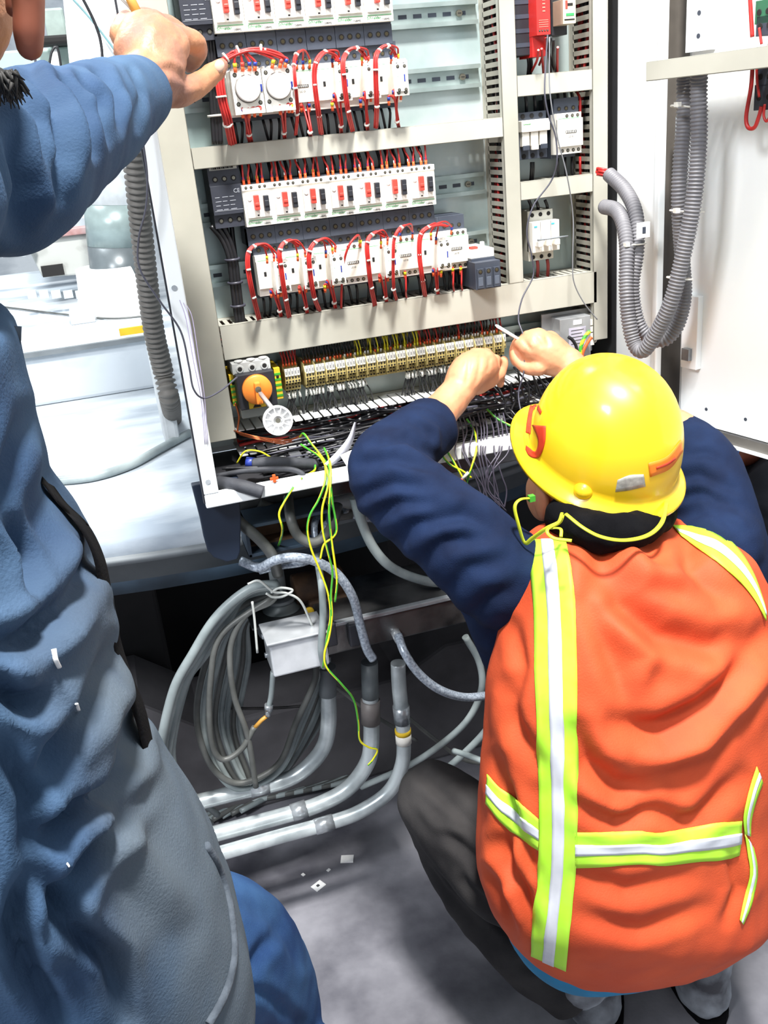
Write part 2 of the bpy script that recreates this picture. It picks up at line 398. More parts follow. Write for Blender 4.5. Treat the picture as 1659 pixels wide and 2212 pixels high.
# ---- background beyond the platform, left
t = thing('machine_block', 'dusty white block with a dark top edge standing on the platform', 'machine', (-0.2, 2.6, 0.89))
mb = MB(); mb.box(-1.2, 0.12, 2.55, 4.4, 0.89, 1.035); mb.build('body', [dust], t, bevel=0.01)
mb = MB(); mb.box(-1.2, 0.10, 2.535, 2.55, 1.022, 1.034); mb.build('edge_strip', [rimm], t)
mb = MB(); p = P(258, 718, 2.53); mb.box(p.x, p.x+0.075, 2.525, 2.535, p.z-0.009, p.z+0.009)
o = mb.build('edge_tape', [yellowp], t); o['label'] = 'yellow tape'
mb = MB(); a = PZ(0, 662, 1.04); b = PZ(130, 678, 1.04); c = PZ(235, 688, 1.04); d = PZ(322, 682, 1.04)
tag(cable('cord', [a, b, c, d], 0.003, cabledk), 'thin grey cord lying across the white block', 'cord')
def zbox(x0, x1, ytop, ybot, Y, D, name, m, label, cat, bevel=0.008, parent=None, base=None):
    a = P(x0, ytop, Y); b = P(x1, ybot, Y); mb = MB(); mb.box(a.x, b.x, Y, Y+D, b.z if base is None else base, a.z)
    o = mb.build(name, m, parent, bevel=bevel)
    if label: tag(o, label, cat)
    return o
p0 = P(100, 605, 3.3)
t = thing('trough', 'battered pale grey steel trough with a dark opening on the white block', 'trough', (p0.x, 3.3, p0.z))
mb = MB(); a = P(52, 520, 3.3); b = P(232, 505, 3.3); c = P(232, 590, 3.3); d = P(92, 600, 3.3)
mb.prism([(d.x, d.z), (c.x, c.z), (b.x, b.z + 0.01), (a.x, a.z)], 3.3, 3.62); mb.build('tub', [mat('trough_grey', (172, 174, 170), 0.7, 0, (104, 96, 94), 9, 0.1, lo=0.25, hi=0.45)], t, bevel=0.006)
mb = MB(); mb.box(a.x-0.02, b.x+0.02, 3.28, 3.34, a.z - 0.0, a.z + 0.022); mb.build('lip', [mat('lip_brown', (196, 176, 176), 0.7, 0, (150, 110, 108), 12)], t, bevel=0.003)
mb = MB(); a2 = P(88, 575, 3.3); b2 = P(140, 592, 3.3); mb.box(a2.x, b2.x, 3.285, 3.32, b2.z, a2.z); mb.build('opening', [slotd], t)
zbox(40, 240, 482, 512, 3.75, 0.5, 'ledge', dust, 'white dusty ledge behind the grey trough', 'ledge')
t = thing('tile_strip', 'row of small pale blue tiles in front of the trough', 'tiles', P(60, 640, 3.1)[:])
for k in range(7):
    a = P(58 + 26*k, 628, 3.12); b = P(81 + 26*k, 641, 3.12); mb = MB(); mb.box(a.x, b.x, 3.1, 3.12, b.z, a.z); mb.build('tile', [mat('tile_blue', (196, 212, 222), 0.4)], t)
zbox(60, 192, 300, 500, 4.35, 0.1, 'dark_panel', mat('panel_charcoal', (52, 52, 60), 0.7), 'dark grey panel between trough and blue post', 'panel')
zbox(170, 200, 330, 486, 4.0, 0.05, 'post', mat('post_blue', (64, 120, 160), 0.5), 'narrow blue post left of the fat white pipe', 'post')
# scattered rags by the trough
random.seed(3)
mb = MB()
for k in range(16):
    c = P(random.uniform(-20, 80), random.uniform(495, 545), 3.25); mb.ell(c, (random.uniform(.01, .03),)*3, n=8, k=6)
me = bake(mb, 0.008, 3); sculpt(me, nz=0.012, ns=40)
t0 = thing('rag_heap', 'heap of crumpled white scraps left of the trough', 'scraps', P(30, 545, 3.25)[:]); addmesh(me, 'scraps', [papers], t0)
# fat pipe
t = thing('pipe', 'fat vertical pipe, white above and grey below, with a white flared foot', 'pipe', PZ(255, 690, 1.035)[:])
Yp = 3.0; pts = [(242, -40), (247, 200), (250, 438), (256, 528), (262, 610)]
def seg(y0, y1, r, m, nm):
    f = lambda y: P(222 + (y-150)*0.085, y, Yp)
    mb = MB(); a, b = f(y0), f(y1); mb.cyl(a, b, r, 40); o = mb.build(nm, [m], t); return a, b
seg(-60, 440, 0.088, mat('pipe_white', (244, 246, 246), 0.35), 'upper_tube'); seg(440, 530, 0.0875, mat('pipe_grey', (134, 150, 150), 0.3, 0.2), 'middle_tube')
seg(530, 640, 0.087, mat('pipe_greyer', (96, 104, 108), 0.3, 0.2), 'lower_tube')
mb = MB(); a = P(262, 700, Yp); zt = P(262, 600, Yp).z
mb.lathe([(0.125, 0), (0.118, 0.02), (0.104, (zt-a.z)*0.6), (0.1, zt-a.z)], (a.x, Yp, 1.035), n=40); mb.build('foot', [mat('pipe_white', (244, 246, 246))], t)
mb = MB(); mb.box(a.x-0.14, a.x-0.07, 2.86, 2.95, 1.035, 1.07); tag(mb.build('bracket', dust, bevel=0.004), 'small pale block at the foot of the fat pipe', 'block')
# pale green machine, top left
t = thing('machine_tool', 'pale green machine with grey boxes in the top left corner', 'machine', P(60, 300, 3.9)[:])
zbox(-60, 235, 115, 330, 3.9, 0.5, 'body', [palegreen], None, None, parent=t)
zbox(90, 150, 18, 90, 3.8, 0.2, 'grey_box', [mat('box_green', (150, 166, 160), 0.5)], None, None, parent=t)
zbox(150, 240, 34, 66, 3.8, 0.25, 'slide_rail', [mat('rail_green', (120, 138, 132), 0.5)], None, None, parent=t)
zbox(80, 160, 78, 92, 3.75, 0.1, 'dark_groove', [slotd], None, None, parent=t)
mb = MB(); mb.cyl(P(190, 56, 3.78), P(190, 56, 3.7), 0.02, 20); mb.build('knob', [steel], t)
mb = MB(); mb.cyl(P(118, 185, 3.8), P(120, 98, 3.8), 0.04, 20, r2=0.008); tag(mb.build('nozzle', [papers]), 'white pointed nozzle sticking up before the green machine', 'nozzle')
cable('cable', [(105, 150, 3.7), (112, 112, 3.7), (124, 104, 3.7), (133, 150, 3.7)], 0.004, blackw, 'black loop around the white nozzle', 'cable')
cable('cable', [(170, -20, 2.6), (205, 50, 2.6), (219, 100, 2.6), (222, 160, 2.6)], 0.0035, blackw, 'thin black cable hanging above the cuff in the top left', 'cable')
cable('cable', [(150, -10, 2.9), (195, 40, 2.9), (238, 95, 2.9), (262, 130, 2.9)], 0.003, mat('tealw', (110, 150, 155), 0.5), 'thin teal cable slanting behind the hand', 'cable')
cable('cable', [(75, 120, 2.6), (80, 160, 2.6), (84, 220, 2.6)], 0.003, greyw, 'short grey cable below the ear', 'cable')
# corrugated hose beside the cabinet
def hose_pts(pts, n=14): return cr([P(*p) for p in pts], n)
def corrugated(pts, r, pitch, name, m, parent=None, amp=0.12, smooth_from=None):
    q = pts; L = [0]
    for a, b in zip(q, q[1:]): L.append(L[-1] + (b-a).length)
    tot = L[-1]; cnt = int(tot/pitch)*4; P_ = []; Rr = []
    k = 0
    for i in range(cnt+1):
        t = tot*i/cnt
        while k < len(L)-2 and L[k+1] < t: k += 1
        P_.append(q[k].lerp(q[k+1], (t-L[k])/max(L[k+1]-L[k], 1e-9))); ph = i % 4
        Rr.append(r*(1 + (amp*0.5 if ph in (0, 1) else -amp*0.5)))
    mb = MB(); mb.tube(P_, Rr, 20); return mb.build(name, m, parent)
o = corrugated(cr([P(282, 250, 1.72), P(294, 380, 1.74), P(308, 520, 1.78), P(330, 700, 1.83), P(352, 800, 1.86), P(368, 870, 1.88), PZ(374, 905, .895)], 12), 0.0175, 0.0105, 'hose', [mat('hose_taupe', (104, 100, 95), 0.6)], amp=0.3)
tag(o, 'grey ribbed hose running down the left outside of the cabinet to the platform', 'hose')
tag(cable('cable', [PZ(108, 1040, 0.9), PZ(200, 1030, 0.9), PZ(280, 1005, 0.9), PZ(345, 970, 0.9), PZ(410, 935, 0.9)], 0.009, cablem, n=12), 'thick grey cable lying on the dusty platform', 'cable')
zbox(318, 375, 745, 870, 2.0, 0.1, 'block', mat('block_grey', (196, 200, 202), 0.6), 'grey block on the platform behind the ribbed hose', 'block', base=0.89)
# ------------------------------------------------------------------ cabinet
cab = thing('cabinet', 'open white electrical control cabinet filled with wiring and breakers', 'cabinet', (0.48, 1.5, 0.97))
Zb, Zt = 0.985, 2.35; XL, XR = 0.086, 0.872
mb = MB(); mb.box(XL, XL+0.0225, YL, YL+0.014, Zb+0.014, Zt-.02); mb.box(XR-0.012, XR, YL, YL+0.014, Zb+0.014, Zt-.02)
mb.box(XL, XR, YL, YL+0.014, Zb-0.008, Zb+0.014); mb.box(XL, XR, YL, YL+0.014, Zt-0.02, Zt); mb.build('front_frame', [white], cab, bevel=0.002)
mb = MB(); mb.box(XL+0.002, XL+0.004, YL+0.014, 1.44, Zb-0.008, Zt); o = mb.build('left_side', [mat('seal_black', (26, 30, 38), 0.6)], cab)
mb = MB(); mb.box(XL+0.0205, XL+0.0222, YL+0.014, YB+0.02, Zb, Zt); mb.build('left_lining', [white], cab)
mb = MB(); mb.box(XR-0.006, XR, YL+0.014, 1.497, Zb, Zt); mb.build('right_side', [white], cab)
mb = MB(); mb.box(XR-0.007, XR, 1.497, YB+0.02, Zb, Zt); mb.build('rear_wall_shade', [mat('wall_shade_dark', (44, 44, 46), 0.6)], cab)  # rear of the right wall coloured dark in place of the shaded gap
mb = MB(); mb.box(XR+.001, XR+.062, YL+.02, YL+.024, Zb, Zt); mb.build('hinge_gap_shade', [mat('strip_taupe', (92, 86, 80), 0.5)], cab)  # added strip, its dark colour stands for the shade in the door gap
mb = MB(); mb.box(XL+.02, XR, YB+0.02, YB+0.024, Zb, Zt); mb.build('back', [white], cab)
mb = MB(); mb.box(XL, XR, YL+0.014, YB+0.02, Zt-0.006, Zt); mb.build('roof', [white], cab)
mb = MB(); mb.box(XL+0.006, XR-0.006, YL+0.014, YL+0.024, Zb, Zb+0.004); mb.box(.50, XR-0.006, YL+0.024, YL+0.05, Zb, Zb+0.004); mb.build('floor_sheet', [white], cab)
mb = MB(); mb.box(XL+0.022, XR-0.006, YL+0.024, YB+0.02, Zb-.004, Zb-.001); mb.build('gland_plate', [mat('gland_dark', (42, 42, 46), 0.6)], cab)
mb = MB(); mb.box(XL+0.018, XR-0.012, YB, YB+0.004, 1.0, 2.33); o = mb.build('mounting_plate', [galv], cab); o['label'] = 'galvanised mounting plate'
mb = MB(); mb.box(XL-0.0025, XL+0.001, YL+0.002, YL+0.01, Zb, Zt); mb.build('gasket', [blackp], cab)
for z in (1.02, 1.31):
    mb = MB(); mb.cyl((XL+0.009, YL-0.001, z), (XL+0.009, YL+0.002, z), 0.004, 12); mb.build('rivet', [steel], cab)
# plinth under the cabinet: dark blue folded bracket, rounded at the bottom
a = P(420, 1085, 1.40); b = P(520, 1085, 1.40)
poly = [(a.x, a.z+0.03), (b.x+0.002, a.z+0.03)]
for px, py in ((520, 1120), (518, 1190), (512, 1206), (490, 1212), (462, 1203), (448, 1188), (440, 1160), (432, 1120)):
    q = P(px, py, 1.40); poly.append((q.x, q.z))
mb = MB(); mb.prism(poly, 1.395, 1.41); tag(mb.build('bracket', navy, bevel=0.002), 'dark blue bracket plate with rounded corner under the cabinet corner', 'bracket')
t = thing('support_tube', 'open ended square steel tube under the cabinet, rusty inside', 'tube', P(525, 1210, 1.42)[:])
a = P(528, 1140, 1.42); b = P(720, 1205, 1.42); th = 0.006; xr = a.x + 0.145; zt_, zb_ = a.z + 0.002, a.z - 0.055
mb = MB(); Y0, Y1 = 1.42, 1.495
mb.box(a.x, xr, Y0, Y1, zt_-th, zt_); mb.box(a.x, xr, Y0, Y1, zb_, zb_+th); mb.box(a.x, a.x+th, Y0, Y1, zb_, zt_); mb.box(xr-th, xr, Y0, Y1, zb_, zt_); mb.build('shell', [rimb], t, bevel=0.001)
mb = MB(); mb.box(a.x+th, xr-th, Y0+0.03, Y1, zb_+th, zb_+th+0.003); mb.box(a.x+th, xr-th, Y0+0.06, Y0+0.065, zb_+th, zt_-th); mb.build('inside', [rustm], t)
# frame bars carrying the cabinet
mb = MB(); mb.box(0.12, 0.9, 1.5, 1.56, 0.90, 0.94); tag(mb.build('support_bar', steeld, bevel=0.003), 'long grey steel bar under the cabinet', 'bar')
mb = MB(); mb.box(0.10, 1.0, 1.72, 1.80, 0.80, 0.86); tag(mb.build('support_bar', darkg, bevel=0.003), 'dark greasy bar deep under the cabinet', 'bar')
# ---- cable ducts
def duct(name, x0, x1, z0, z1, vert, label, cover=True, y0=YT, cm=ductm, pitch=0.0125, sides=(1, 1), wall=0.0016, gap=0.42):
    """slotted cable duct; fingers stand from the plate to the cover"""
    t = thing(name, label, 'cable duct', ((x0+x1)/2, YB, z0), 'grey cable ducts')
    if cover:
        mb = MB(); mb.box(x0, x1, y0, y0+0.003, z0, z1)
        if vert: mb.box(x0, x0+0.002, y0, y0+0.012, z0, z1); mb.box(x1-0.002, x1, y0, y0+0.012, z0, z1)
        else: mb.box(x0, x1, y0, y0+0.012, z0, z0+0.002); mb.box(x0, x1, y0, y0+0.012, z1-0.002, z1)
        mb.build('cover', [cm], t, bevel=0.001)
    mb = MB(); mb.box(x0+0.002, x1-0.002, YB-0.003, YB-0.0005, z0+0.002, z1-0.002); mb.build('base', [ductd], t)
    for sd in (0, 1):
        if not sides[sd]: continue
        mb = MB(); a, b = (z0, z1) if vert else (x0, x1); n = int((b-a)/pitch)
        for k in range(n):
            p = a + (b-a)*k/n; q = p + (b-a)/n*(1-gap)
            if vert:
                x = x0+0.0025 if sd == 0 else x1-0.0025-wall; mb.box(x, x+wall, y0+0.003, YB-0.014, p, q)
            else:
                z = z0+0.0025 if sd == 0 else z1-0.0025-wall; mb.box(p, q, y0+0.003, YB-0.014, z, z+wall)
        if vert:
            x = x0+0.0025 if sd == 0 else x1-0.0025-wall; mb.box(x, x+wall, YB-0.016, YB-0.001, z0, z1)
        else:
            z = z0+0.0025 if sd == 0 else z1-0.0025-wall; mb.box(x0, x1, YB-0.016, YB-0.001, z, z+wall)
        mb.build('slotted_side', [cm if not vert else ductd], t)
    # dark wiring bulk seen through the slots
    mb = MB(); rnd = random.Random(int(x0*1000+z0*977))
    for k in range(10):
        pts = []
        for i in range(9):
            u = i/8; c1 = rnd.uniform(0.25, 0.75); y = rnd.uniform(y0+0.018, YB-0.012)
            pts.append(Vector(((x0 + (x1-x0)*c1), y, z0+0.004+(z1-z0-0.008)*u)) if vert else Vector((x0+0.004+(x1-x0-0.008)*u, y, z0+(z1-z0)*c1)))
        mb.tube(cr(pts, 3), 0.0028, 6, m=0 if k % 4 else 1)
    o = mb.build('wire_bundle', [blackw, redw], t); o['kind'] = 'stuff'; return t
duct('cable_duct', 0.110, 0.163, 1.036, 2.30, True, 'tall grey cable duct along the left edge of the cabinet')
duct('cable_duct', 0.662, 0.689, 1.222, 2.30, True, 'tall grey cable duct dividing the wide left bay from the narrow right bay')
duct('cable_duct', 0.822, 0.850, 1.10, 2.30, True, 'tall grey cable duct along the right side of the cabinet')
duct('cable_duct', 0.1635, 0.6615, 1.456, 1.486, False, 'horizontal grey cable duct between the two wide rows of breakers')
duct('cable_duct', 0.164, 0.829, 1.167, 1.222, False, 'long horizontal grey cable duct above the beige terminal strip')
duct('cable_duct', 0.6895, 0.8215, 1.513, 1.544, False, 'short horizontal cable duct at the top of the right bay')
duct('cable_duct', 0.6895, 0.8215, 1.355, 1.384, False, 'short horizontal cable duct above the grey three-lever breaker')
duct('cable_duct', 0.165, 0.83, 1.00, 1.05, False, 'pale slotted duct without cover below the beige terminal strip', cover=False, cm=ductw, pitch=0.0165, gap=0.2)
# ---- rails
def rail(x0, x1, z, label):
    t = thing('mounting_rail', label, 'rail', ((x0+x1)/2, YB, z), 'slotted mounting rails')
    mb = MB(); y = YB-0.012
    mb.box(x0, x1, y, y+0.0015, z+0.0125, z+0.0175); mb.box(x0, x1, y, y+0.0015, z-0.0175, z-0.0125)
    mb.box(x0, x1, y, YB-0.001, z+0.011, z+0.0125); mb.box(x0, x1, y, YB-0.001, z-0.0125, z-0.011)
    mb.box(x0, x1, YB-0.003, YB-0.001, z-0.011, z+0.011)
    x = x0+0.01
    while x < x1-0.02:
        mb.box(x, x+0.014, YB-0.0036, YB-0.0029, z-0.003, z+0.003, 1); x += 0.025
    mb.build('profile', [railm, slate], t)
    mb = MB(); mb.cyl((x1-0.03, YB-0.008, z), (x1-0.03, YB-0.003, z), 0.005, 14); mb.box(x1-0.033, x1-0.027, YB-0.0085, YB-0.0078, z-0.0006, z+0.0006, 1); mb.build('screw', [screwm, slotd], t)
rail(0.166, 0.658, 1.645, 'zinc mounting rail carrying the top row of breakers'); rail(0.166, 0.658, 1.385, 'zinc mounting rail carrying the second row of breakers')
rail(0.166, 0.658, 1.290, 'zinc mounting rail carrying the second row of contactors'); rail(0.166, 0.658, 1.552, 'zinc mounting rail carrying the top row of contactors')
rail(0.17, 0.81, 1.115, 'zinc mounting rail carrying the beige terminal strip')
# ------------------------------------------------------------------ devices
def screws(mb, xs, y, z, r=0.0028, m=0, mi=1):
    for x in xs: mb.cyl((x, y, z), (x, y-0.0006, z), r, 12, m); mb.cyl((x, y-0.0004, z), (x, y-0.0009, z), r*0.62, 10, mi)
def make_breaker():
    t = thing('motor_breaker', '', 'breaker')
    mb = MB(); mb.box(-.0220, .0220, -.072, -.012, -.047, .046); mb.box(-.0220, .0220, -.074, -.05, -.047, -.020)
    screws(mb, (-.013, 0, .013), -.074, -.033, .0042, 1, 2); mb.build('body', [slate, slotd, brass], t, world=False, bevel=0.0008)
    mb = MB(); mb.box(-.0221, .0221, -.086, -.068, -.017, .036); mb.box(-.0221, .0221, -.088, -.066, .036, .044)
    mb.box(-.018, .019, -.090, -.086, -.004, .031, 0); screws(mb, (-.016, -.008, .005, .013), -.088, .040, .0022, 1, 2)
    mb.cyl((-.013, -.0902, .024), (-.013, -.0912, .024), .0032, 16, 0); mb.box(-.004, -.001, -.0903, -.0898, -.002, 0, 1)
    f = mb.build('front_cover', [whitep, slotd, screwm], t, world=False, bevel=0.0007)
    mb = MB(); mb.box(-.018, .0195, -.0872, -.0859, -.0085, -.0078); merge(mb, text_mb('Schneider', .0056, -.0195, -.0862, -.0135)); mb.build('brand_print', [greenp], f, world=False)
    mb = MB(); merge(mb, text_mb('DERM2/1', .0036, .0045, -.0862, -.0155)); mb.build('type_print', [inkm], f, world=False)
    mb = MB(); mb.box(-.0075, .0005, -.098, -.089, .007, .029); mb.box(-.0070, 0, -.0995, -.097, .013, .018); mb.build('stop_button', [redp], t, world=False, bevel=0.0012)
    mb = MB(); mb.box(.0075, .0155, -.097, -.089, .004, .027); mb.box(.008, .015, -.0985, -.0965, .011, .02); mb.build('start_button', [blackp], t, world=False, bevel=0.0012)
    return t
def make_contactor(aux=None):
    """aux: None, 'block' or 'timer'"""
    t = thing('contactor', '', 'contactor')
    mb = MB(); mb.box(-.0222, .0222, -.055, -.012, -.040, .052); mb.box(-.0222, .0222, -.068, -.05, .028, .052)
    screws(mb, (-.013, 0, .013), -.068, .036, .0035, 1, 2); mb.build('base', [slate, slotd, brass], t, world=False, bevel=0.0008)
    mb = MB(); mb.box(-.0221, .0221, -.078, -.05, -.034, .029); mb.box(-.0221, .0221, -.0835, -.076, -.022, .020)
    if aux is None:
        screws(mb, (-.004, .006, .0155), -.078, .0245, .0028, 1, 2); screws(mb, (-.013, -.003, .007, .0165), -.078, -.0285, .0028, 1, 2)
        mb.box(-.009, .010, -.0842, -.0834, -.002, .0022, 1); 
        for k in range(6): mb.box(-.0085+.003*k, -.0068+.003*k, -.0846, -.0841, -.0014, .0016, 0)
        merge(mb, text_mb('LC1D', .0035, -.004, -.0836, -.0085), 1)
    else:
        mb.box(-.012, -.008, -.0842, -.0834, -.003, .004, 1)
    f = mb.build('front', [whitep, slotd, screwm], t, world=False, bevel=0.0007)
    mb = MB(); mb.box(-.0195, .0195, -.0788, -.0779, .0205, .0211); mb.build('green_line', [greenp], f, world=False)
    if aux == 'block':
        mb = MB(); mb.box(-.0005, .0222, -.116, -.082, -.026, .022); mb.box(.001, .0207, -.119, -.114, -.020, .018)
        for x in (.003, .009, .0152, .019): mb.box(x-.0015, x+.0012, -.116, -.104, .022, .0243)
        screws(mb, (.0055, .0165), -.116, .0165, .0027, 1, 2); screws(mb, (.0055, .0165), -.116, -.0215, .0027, 1, 2)
        for z in (.0175, -.0225): screws(mb, (.0058, .0165), -.119, z*.8, .0025, 1, 2)
        mb.box(.0145, .0165, -.1196, -.1188, -.007, .003, 3); mb.box(.004, .0058, -.1192, -.1188, 0, .0006, 4)
        mb.build('auxiliary_block', [whitep, slotd, screwm, bluep, greenp], t, world=False, bevel=0.0007)
    if aux == 'timer':
        mb = MB(); mb.box(-.0218, .0218, -.128, -.082, -.032, .026)
        for x in (-.018, -.009, 0, .009, .018): mb.box(x-.002, x+.002, -.126, -.112, .026, .0285)
        screws(mb, (-.016, .016), -.128, .020, .003, 1, 2); screws(mb, (-.016, .016), -.128, -.018, .003, 1, 2)
        mb.box(.0185, .0212, -.1292, -.128, -.004, .006, 3); mb.box(-.012, .012, -.131, -.128, -.0315, -.024)
        b_ = mb.build('timer_block', [whitep, slotd, screwm, bluep], t, world=False, bevel=0.0007)
        mb = MB(); mb.lathe([(.0172, 0), (.0172, .0075), (.0166, .0086), (.0161, .009), (.0158, .00905), (.0154, .0091), (.001, .0091)], (0, 0, 0), n=36, T=Matrix.Translation((0, -.128, .001)) @ Matrix.Rotation(R_(90), 4, 'X')); mb.lathe([(.0186, 0), (.0186, .0012), (.016, .0013)], (0, 0, 0), n=36, m=1, T=Matrix.Translation((0, -.128, .001)) @ Matrix.Rotation(R_(90), 4, 'X')); mb.box(-.001, .001, -.1375, -.1368, -.012, .012)
        mb.build('dial', [mat('dial_white', (246, 244, 240), 0.3), mat('dial_shadow_ring', (120, 116, 110), 0.5)], b_, world=False)  # grey ring behind the dial stands in for its shadow
    return t
pb = make_breaker(); pc = {None: make_contactor(None), 'block': make_contactor('block'), 'timer': make_contactor('timer')}
ords = ['first', 'second', 'third', 'fourth', 'fifth', 'sixth', 'seventh', 'eighth']
for k in range(6):
    place(pb, USED, (0.2455 + k*0.0447, YB, 1.651), 'white motor breaker with red and black buttons, %s from the left in the top row' % ords[k], 'top row of motor breakers')
for k in range(7):
    place(pb, USED, (0.2515 + k*0.0443, YB, 1.383), 'white motor breaker with red and black buttons, %s from the left in the second row' % ords[k], 'second row of motor breakers')
for k, a in enumerate(['timer', 'timer', None, 'block', 'block', 'block']):
    lab = {'timer': 'white contactor carrying a timer with round dial, %s', None: 'plain white contactor without add-on block, %s', 'block': 'white contactor with narrow auxiliary block, %s'}[a]
    place(pc[a], USED, (0.2515 + k*0.0447, YB, 1.556), lab % (ords[k] + ' from the left in the top row'), 'top row of contactors')
for k, a in enumerate(['block', 'block', 'block', None, 'block', None, 'block', None]):
    lab = {None: 'plain white contactor without add-on block, %s', 'block': 'white contactor with narrow auxiliary block, %s'}[a]
    place(pc[a], USED, (0.258 + k*0.0446, YB, 1.292), lab % (ords[k] + ' from the left in the second row'), 'second row of contactors')
# phase monitors (black, with CE print)
def monitor(px, py, label, x=None, z=None):
    c = P(px, py, 1.505); t = thing('phase_relay', label, 'relay', (c.x, YB, c.z), 'black phase relays')
    mb = MB(); mb.box(-.024, .024, -.072, -.012, -.044, .052); mb.box(-.024, .024, -.078, -.07, -.024, .018)
    screws(mb, (-.014, 0, .014), -.072, .027, .0042, 1, 2); screws(mb, (-.014, 0, .014), -.072, -.033, .0042, 1, 2)
    b_ = mb.build('body', [mat('relay_black', (52, 55, 66), 0.5), slotd, screwm], t, world=False, bevel=0.001)
    mb = MB(); merge(mb, text_mb('CE', .0085, .010, -.0783, .006))
    for k in range(4):
        for w_ in range(3): mb.box(-.019 + w_*.011, -.012 + w_*.011 + .002*((k+w_) % 2), -.0784, -.0781, .001-.006*k, .0018-.006*k)
    mb.box(-.022, .022, -.0784, -.0781, -.0185, -.018); mb.build('print', [mat('print_grey', (186, 190, 200), 0.6)], b_, world=False)
    mb = MB(); mb.box(-.021, .021, -.0735, -.0722, .040, .049)
    for k in range(16): mb.box(-.017+.0021*k, -.0162+.0021*k+.0006*(k % 3), -.074, -.0734, .0415, .0475, 1)
    mb.build('barcode_label', [mat('label_grey', (178, 178, 172), 0.6), slotd], t, world=False)
monitor(492, 427, 'black phase relay at the left end of the second row'); monitor(425, 12, 'black phase relay at the left end of the top row, above the hand')
# black overload breaker hanging on the right end of the second row
c = P(1052, 575, 1.47); t = thing('overload_breaker', 'dark grey breaker with white top and red button, right end of the second row', 'breaker', (c.x, YB, c.z))
mb = MB(); mb.box(-.021, .021, -.10, -.012, -.036, .012); mb.box(-.0225, .0225, -.118, -.09, -.036, .008)
for x in (-.0145, 0, .0145): mb.box(x-.0055, x+.0055, -.121, -.116, -.034, -.002); mb.cyl((x, -.1212, -.007), (x, -.1195, -.007), .0042, 14, 1); mb.cyl((x, -.1216, -.007), (x, -.1205, -.007), .0025, 10, 2); mb.box(x-.004, x+.004, -.1215, -.1205, -.030, -.016, 3)
mb.build('body', [slate, slotd, brass, mat('slate_light', (84, 92, 106), 0.5)], t, world=False, bevel=0.001)
mb = MB(); mb.box(-.021, .021, -.098, -.02, .012, .026); mb.box(0.004, .010, -.085, -.078, .026, .036); mb.build('white_cap', [whitep], t, world=False, bevel=0.001)
mb = MB(); mb.box(-.016, -.004, -.09, -.078, .026, .030); mb.build('stop_button', [redp], t, world=False, bevel=0.001)
# ---- right bay
c = P(1160, 292, 1.505); t = thing('fuse_holder', 'three-pole white fuse holder, left of the contactor in the right bay', 'fuse holder', (c.x, YB, c.z))
mb = MB(); mb.box(-.027, .024, -.066, -.012, -.036, .036); screws(mb, (-.018, -.002, .014), -.066, .030, .004, 1, 1); screws(mb, (-.018, -.002, .014), -.066, -.031, .004, 1, 1); mb.build('body', [slate, slotd], t, world=False, bevel=0.001)
mb = MB(); mb.box(-.026, .024, -.080, -.06, .006, .024); mb.build('white_cap', [whitep], t, world=False, bevel=0.001)
for k in range(3):
    mb = MB(); x = -.018 + k*.016; mb.box(x-.0065, x+.0065, -.076, -.06, -.016, .006); mb.box(x-.006, x+.006, -.078, -.07, -.022, -.014, 1 if k == 1 else 2); mb.build('fuse_drawer', [whitep, whitep, slate], t, world=False, bevel=0.001)
mb = MB(); merge(mb, text_mb('Schneider', .0035, -.024, -.0803, .017)); mb.build('brand_print', [greenp], t, world=False)
c = P(1234, 290, 1.50); place(pc[None], USED, (c.x, YB, c.z+0.004), 'white contactor right of the fuse holder in the right bay', 'contactors in the right bay')
c = P(1186, 512, 1.50); t = thing('circuit_breaker', 'three-pole pale grey circuit breaker with three linked levers in the right bay', 'breaker', (c.x, YB, c.z))
mb = MB(); mb.box(-.027, .020, -.060, -.012, -.040, .043)
screws(mb, (-.0185, -.003, .012), -.060, .036, .0036, 1, 1); screws(mb, (-.0185, -.003, .012), -.060, -.034, .0036, 1, 1); mb.build('body', [mat('breaker_grey', (206, 206, 196), 0.45), slotd], t, world=False, bevel=0.001)
mb = MB(); mb.box(-.027, .023, -.078, -.055, -.024, .026)
for x in (-.012, .007): mb.box(x-.0003, x+.0003, -.0784, -.0779, -.024, .026, 1)
mb.box(-.024, -.018, -.0785, -.0779, .017, .020, 2); mb.box(.008, .014, -.0785, -.0779, .019, .022, 2)
mb.build('front', [whitep, slotd, mat('print_cyan', (80, 180, 200), 0.5)], t, world=False, bevel=0.001)
for x in (-.019, -.003, .013):
    mb = MB(); mb.box(x-.0045, x+.0035, -.094, -.076, -.014, -.004, 0); mb.build('lever', [whitep], t, world=False, bevel=0.0015)
mb = MB(); mb.cyl((-.024, -.09, -.002), (.033, -.09, -.002), .0016, 8); mb.build('lever_bar', [mat('bar_grey', (130, 135, 140), 0.4)], t, world=False)
# top right: black unit, red safety relay, cream relay
c = P(1125, 40, 1.50); t = thing('power_unit', 'black box unit left of the red safety relay', 'power unit', (c.x+0.006, YB, c.z))
mb = MB(); mb.box(-.020, .014, -.080, -.012, -.052, .10); mb.build('body', [blackp], t, world=False, bevel=0.001)
for k in range(5): 
    mb = MB(); mb.box(-.016, .010, -.0808, -.0798, -.04+.02*k, -.034+.02*k); mb.build('vent', [slate], t, world=False)
c = P(1172, 35, 1.48); t = thing('safety_relay', 'bright red safety relay at the top of the right bay', 'relay', (c.x, YB, c.z))
mb = MB(); mb.box(-.0115, .0115, -.108, -.012, -.026, .10); mb.box(-.0113, .0113, -.09, -.04, -.055, -.026); screws(mb, (-.007, -.0025, .002, .0065), -.108, -.020, .0016, 1, 2)
mb.build('body', [mat('relay_red', (214, 44, 40), 0.4), slotd, screwm], t, world=False, bevel=0.001)
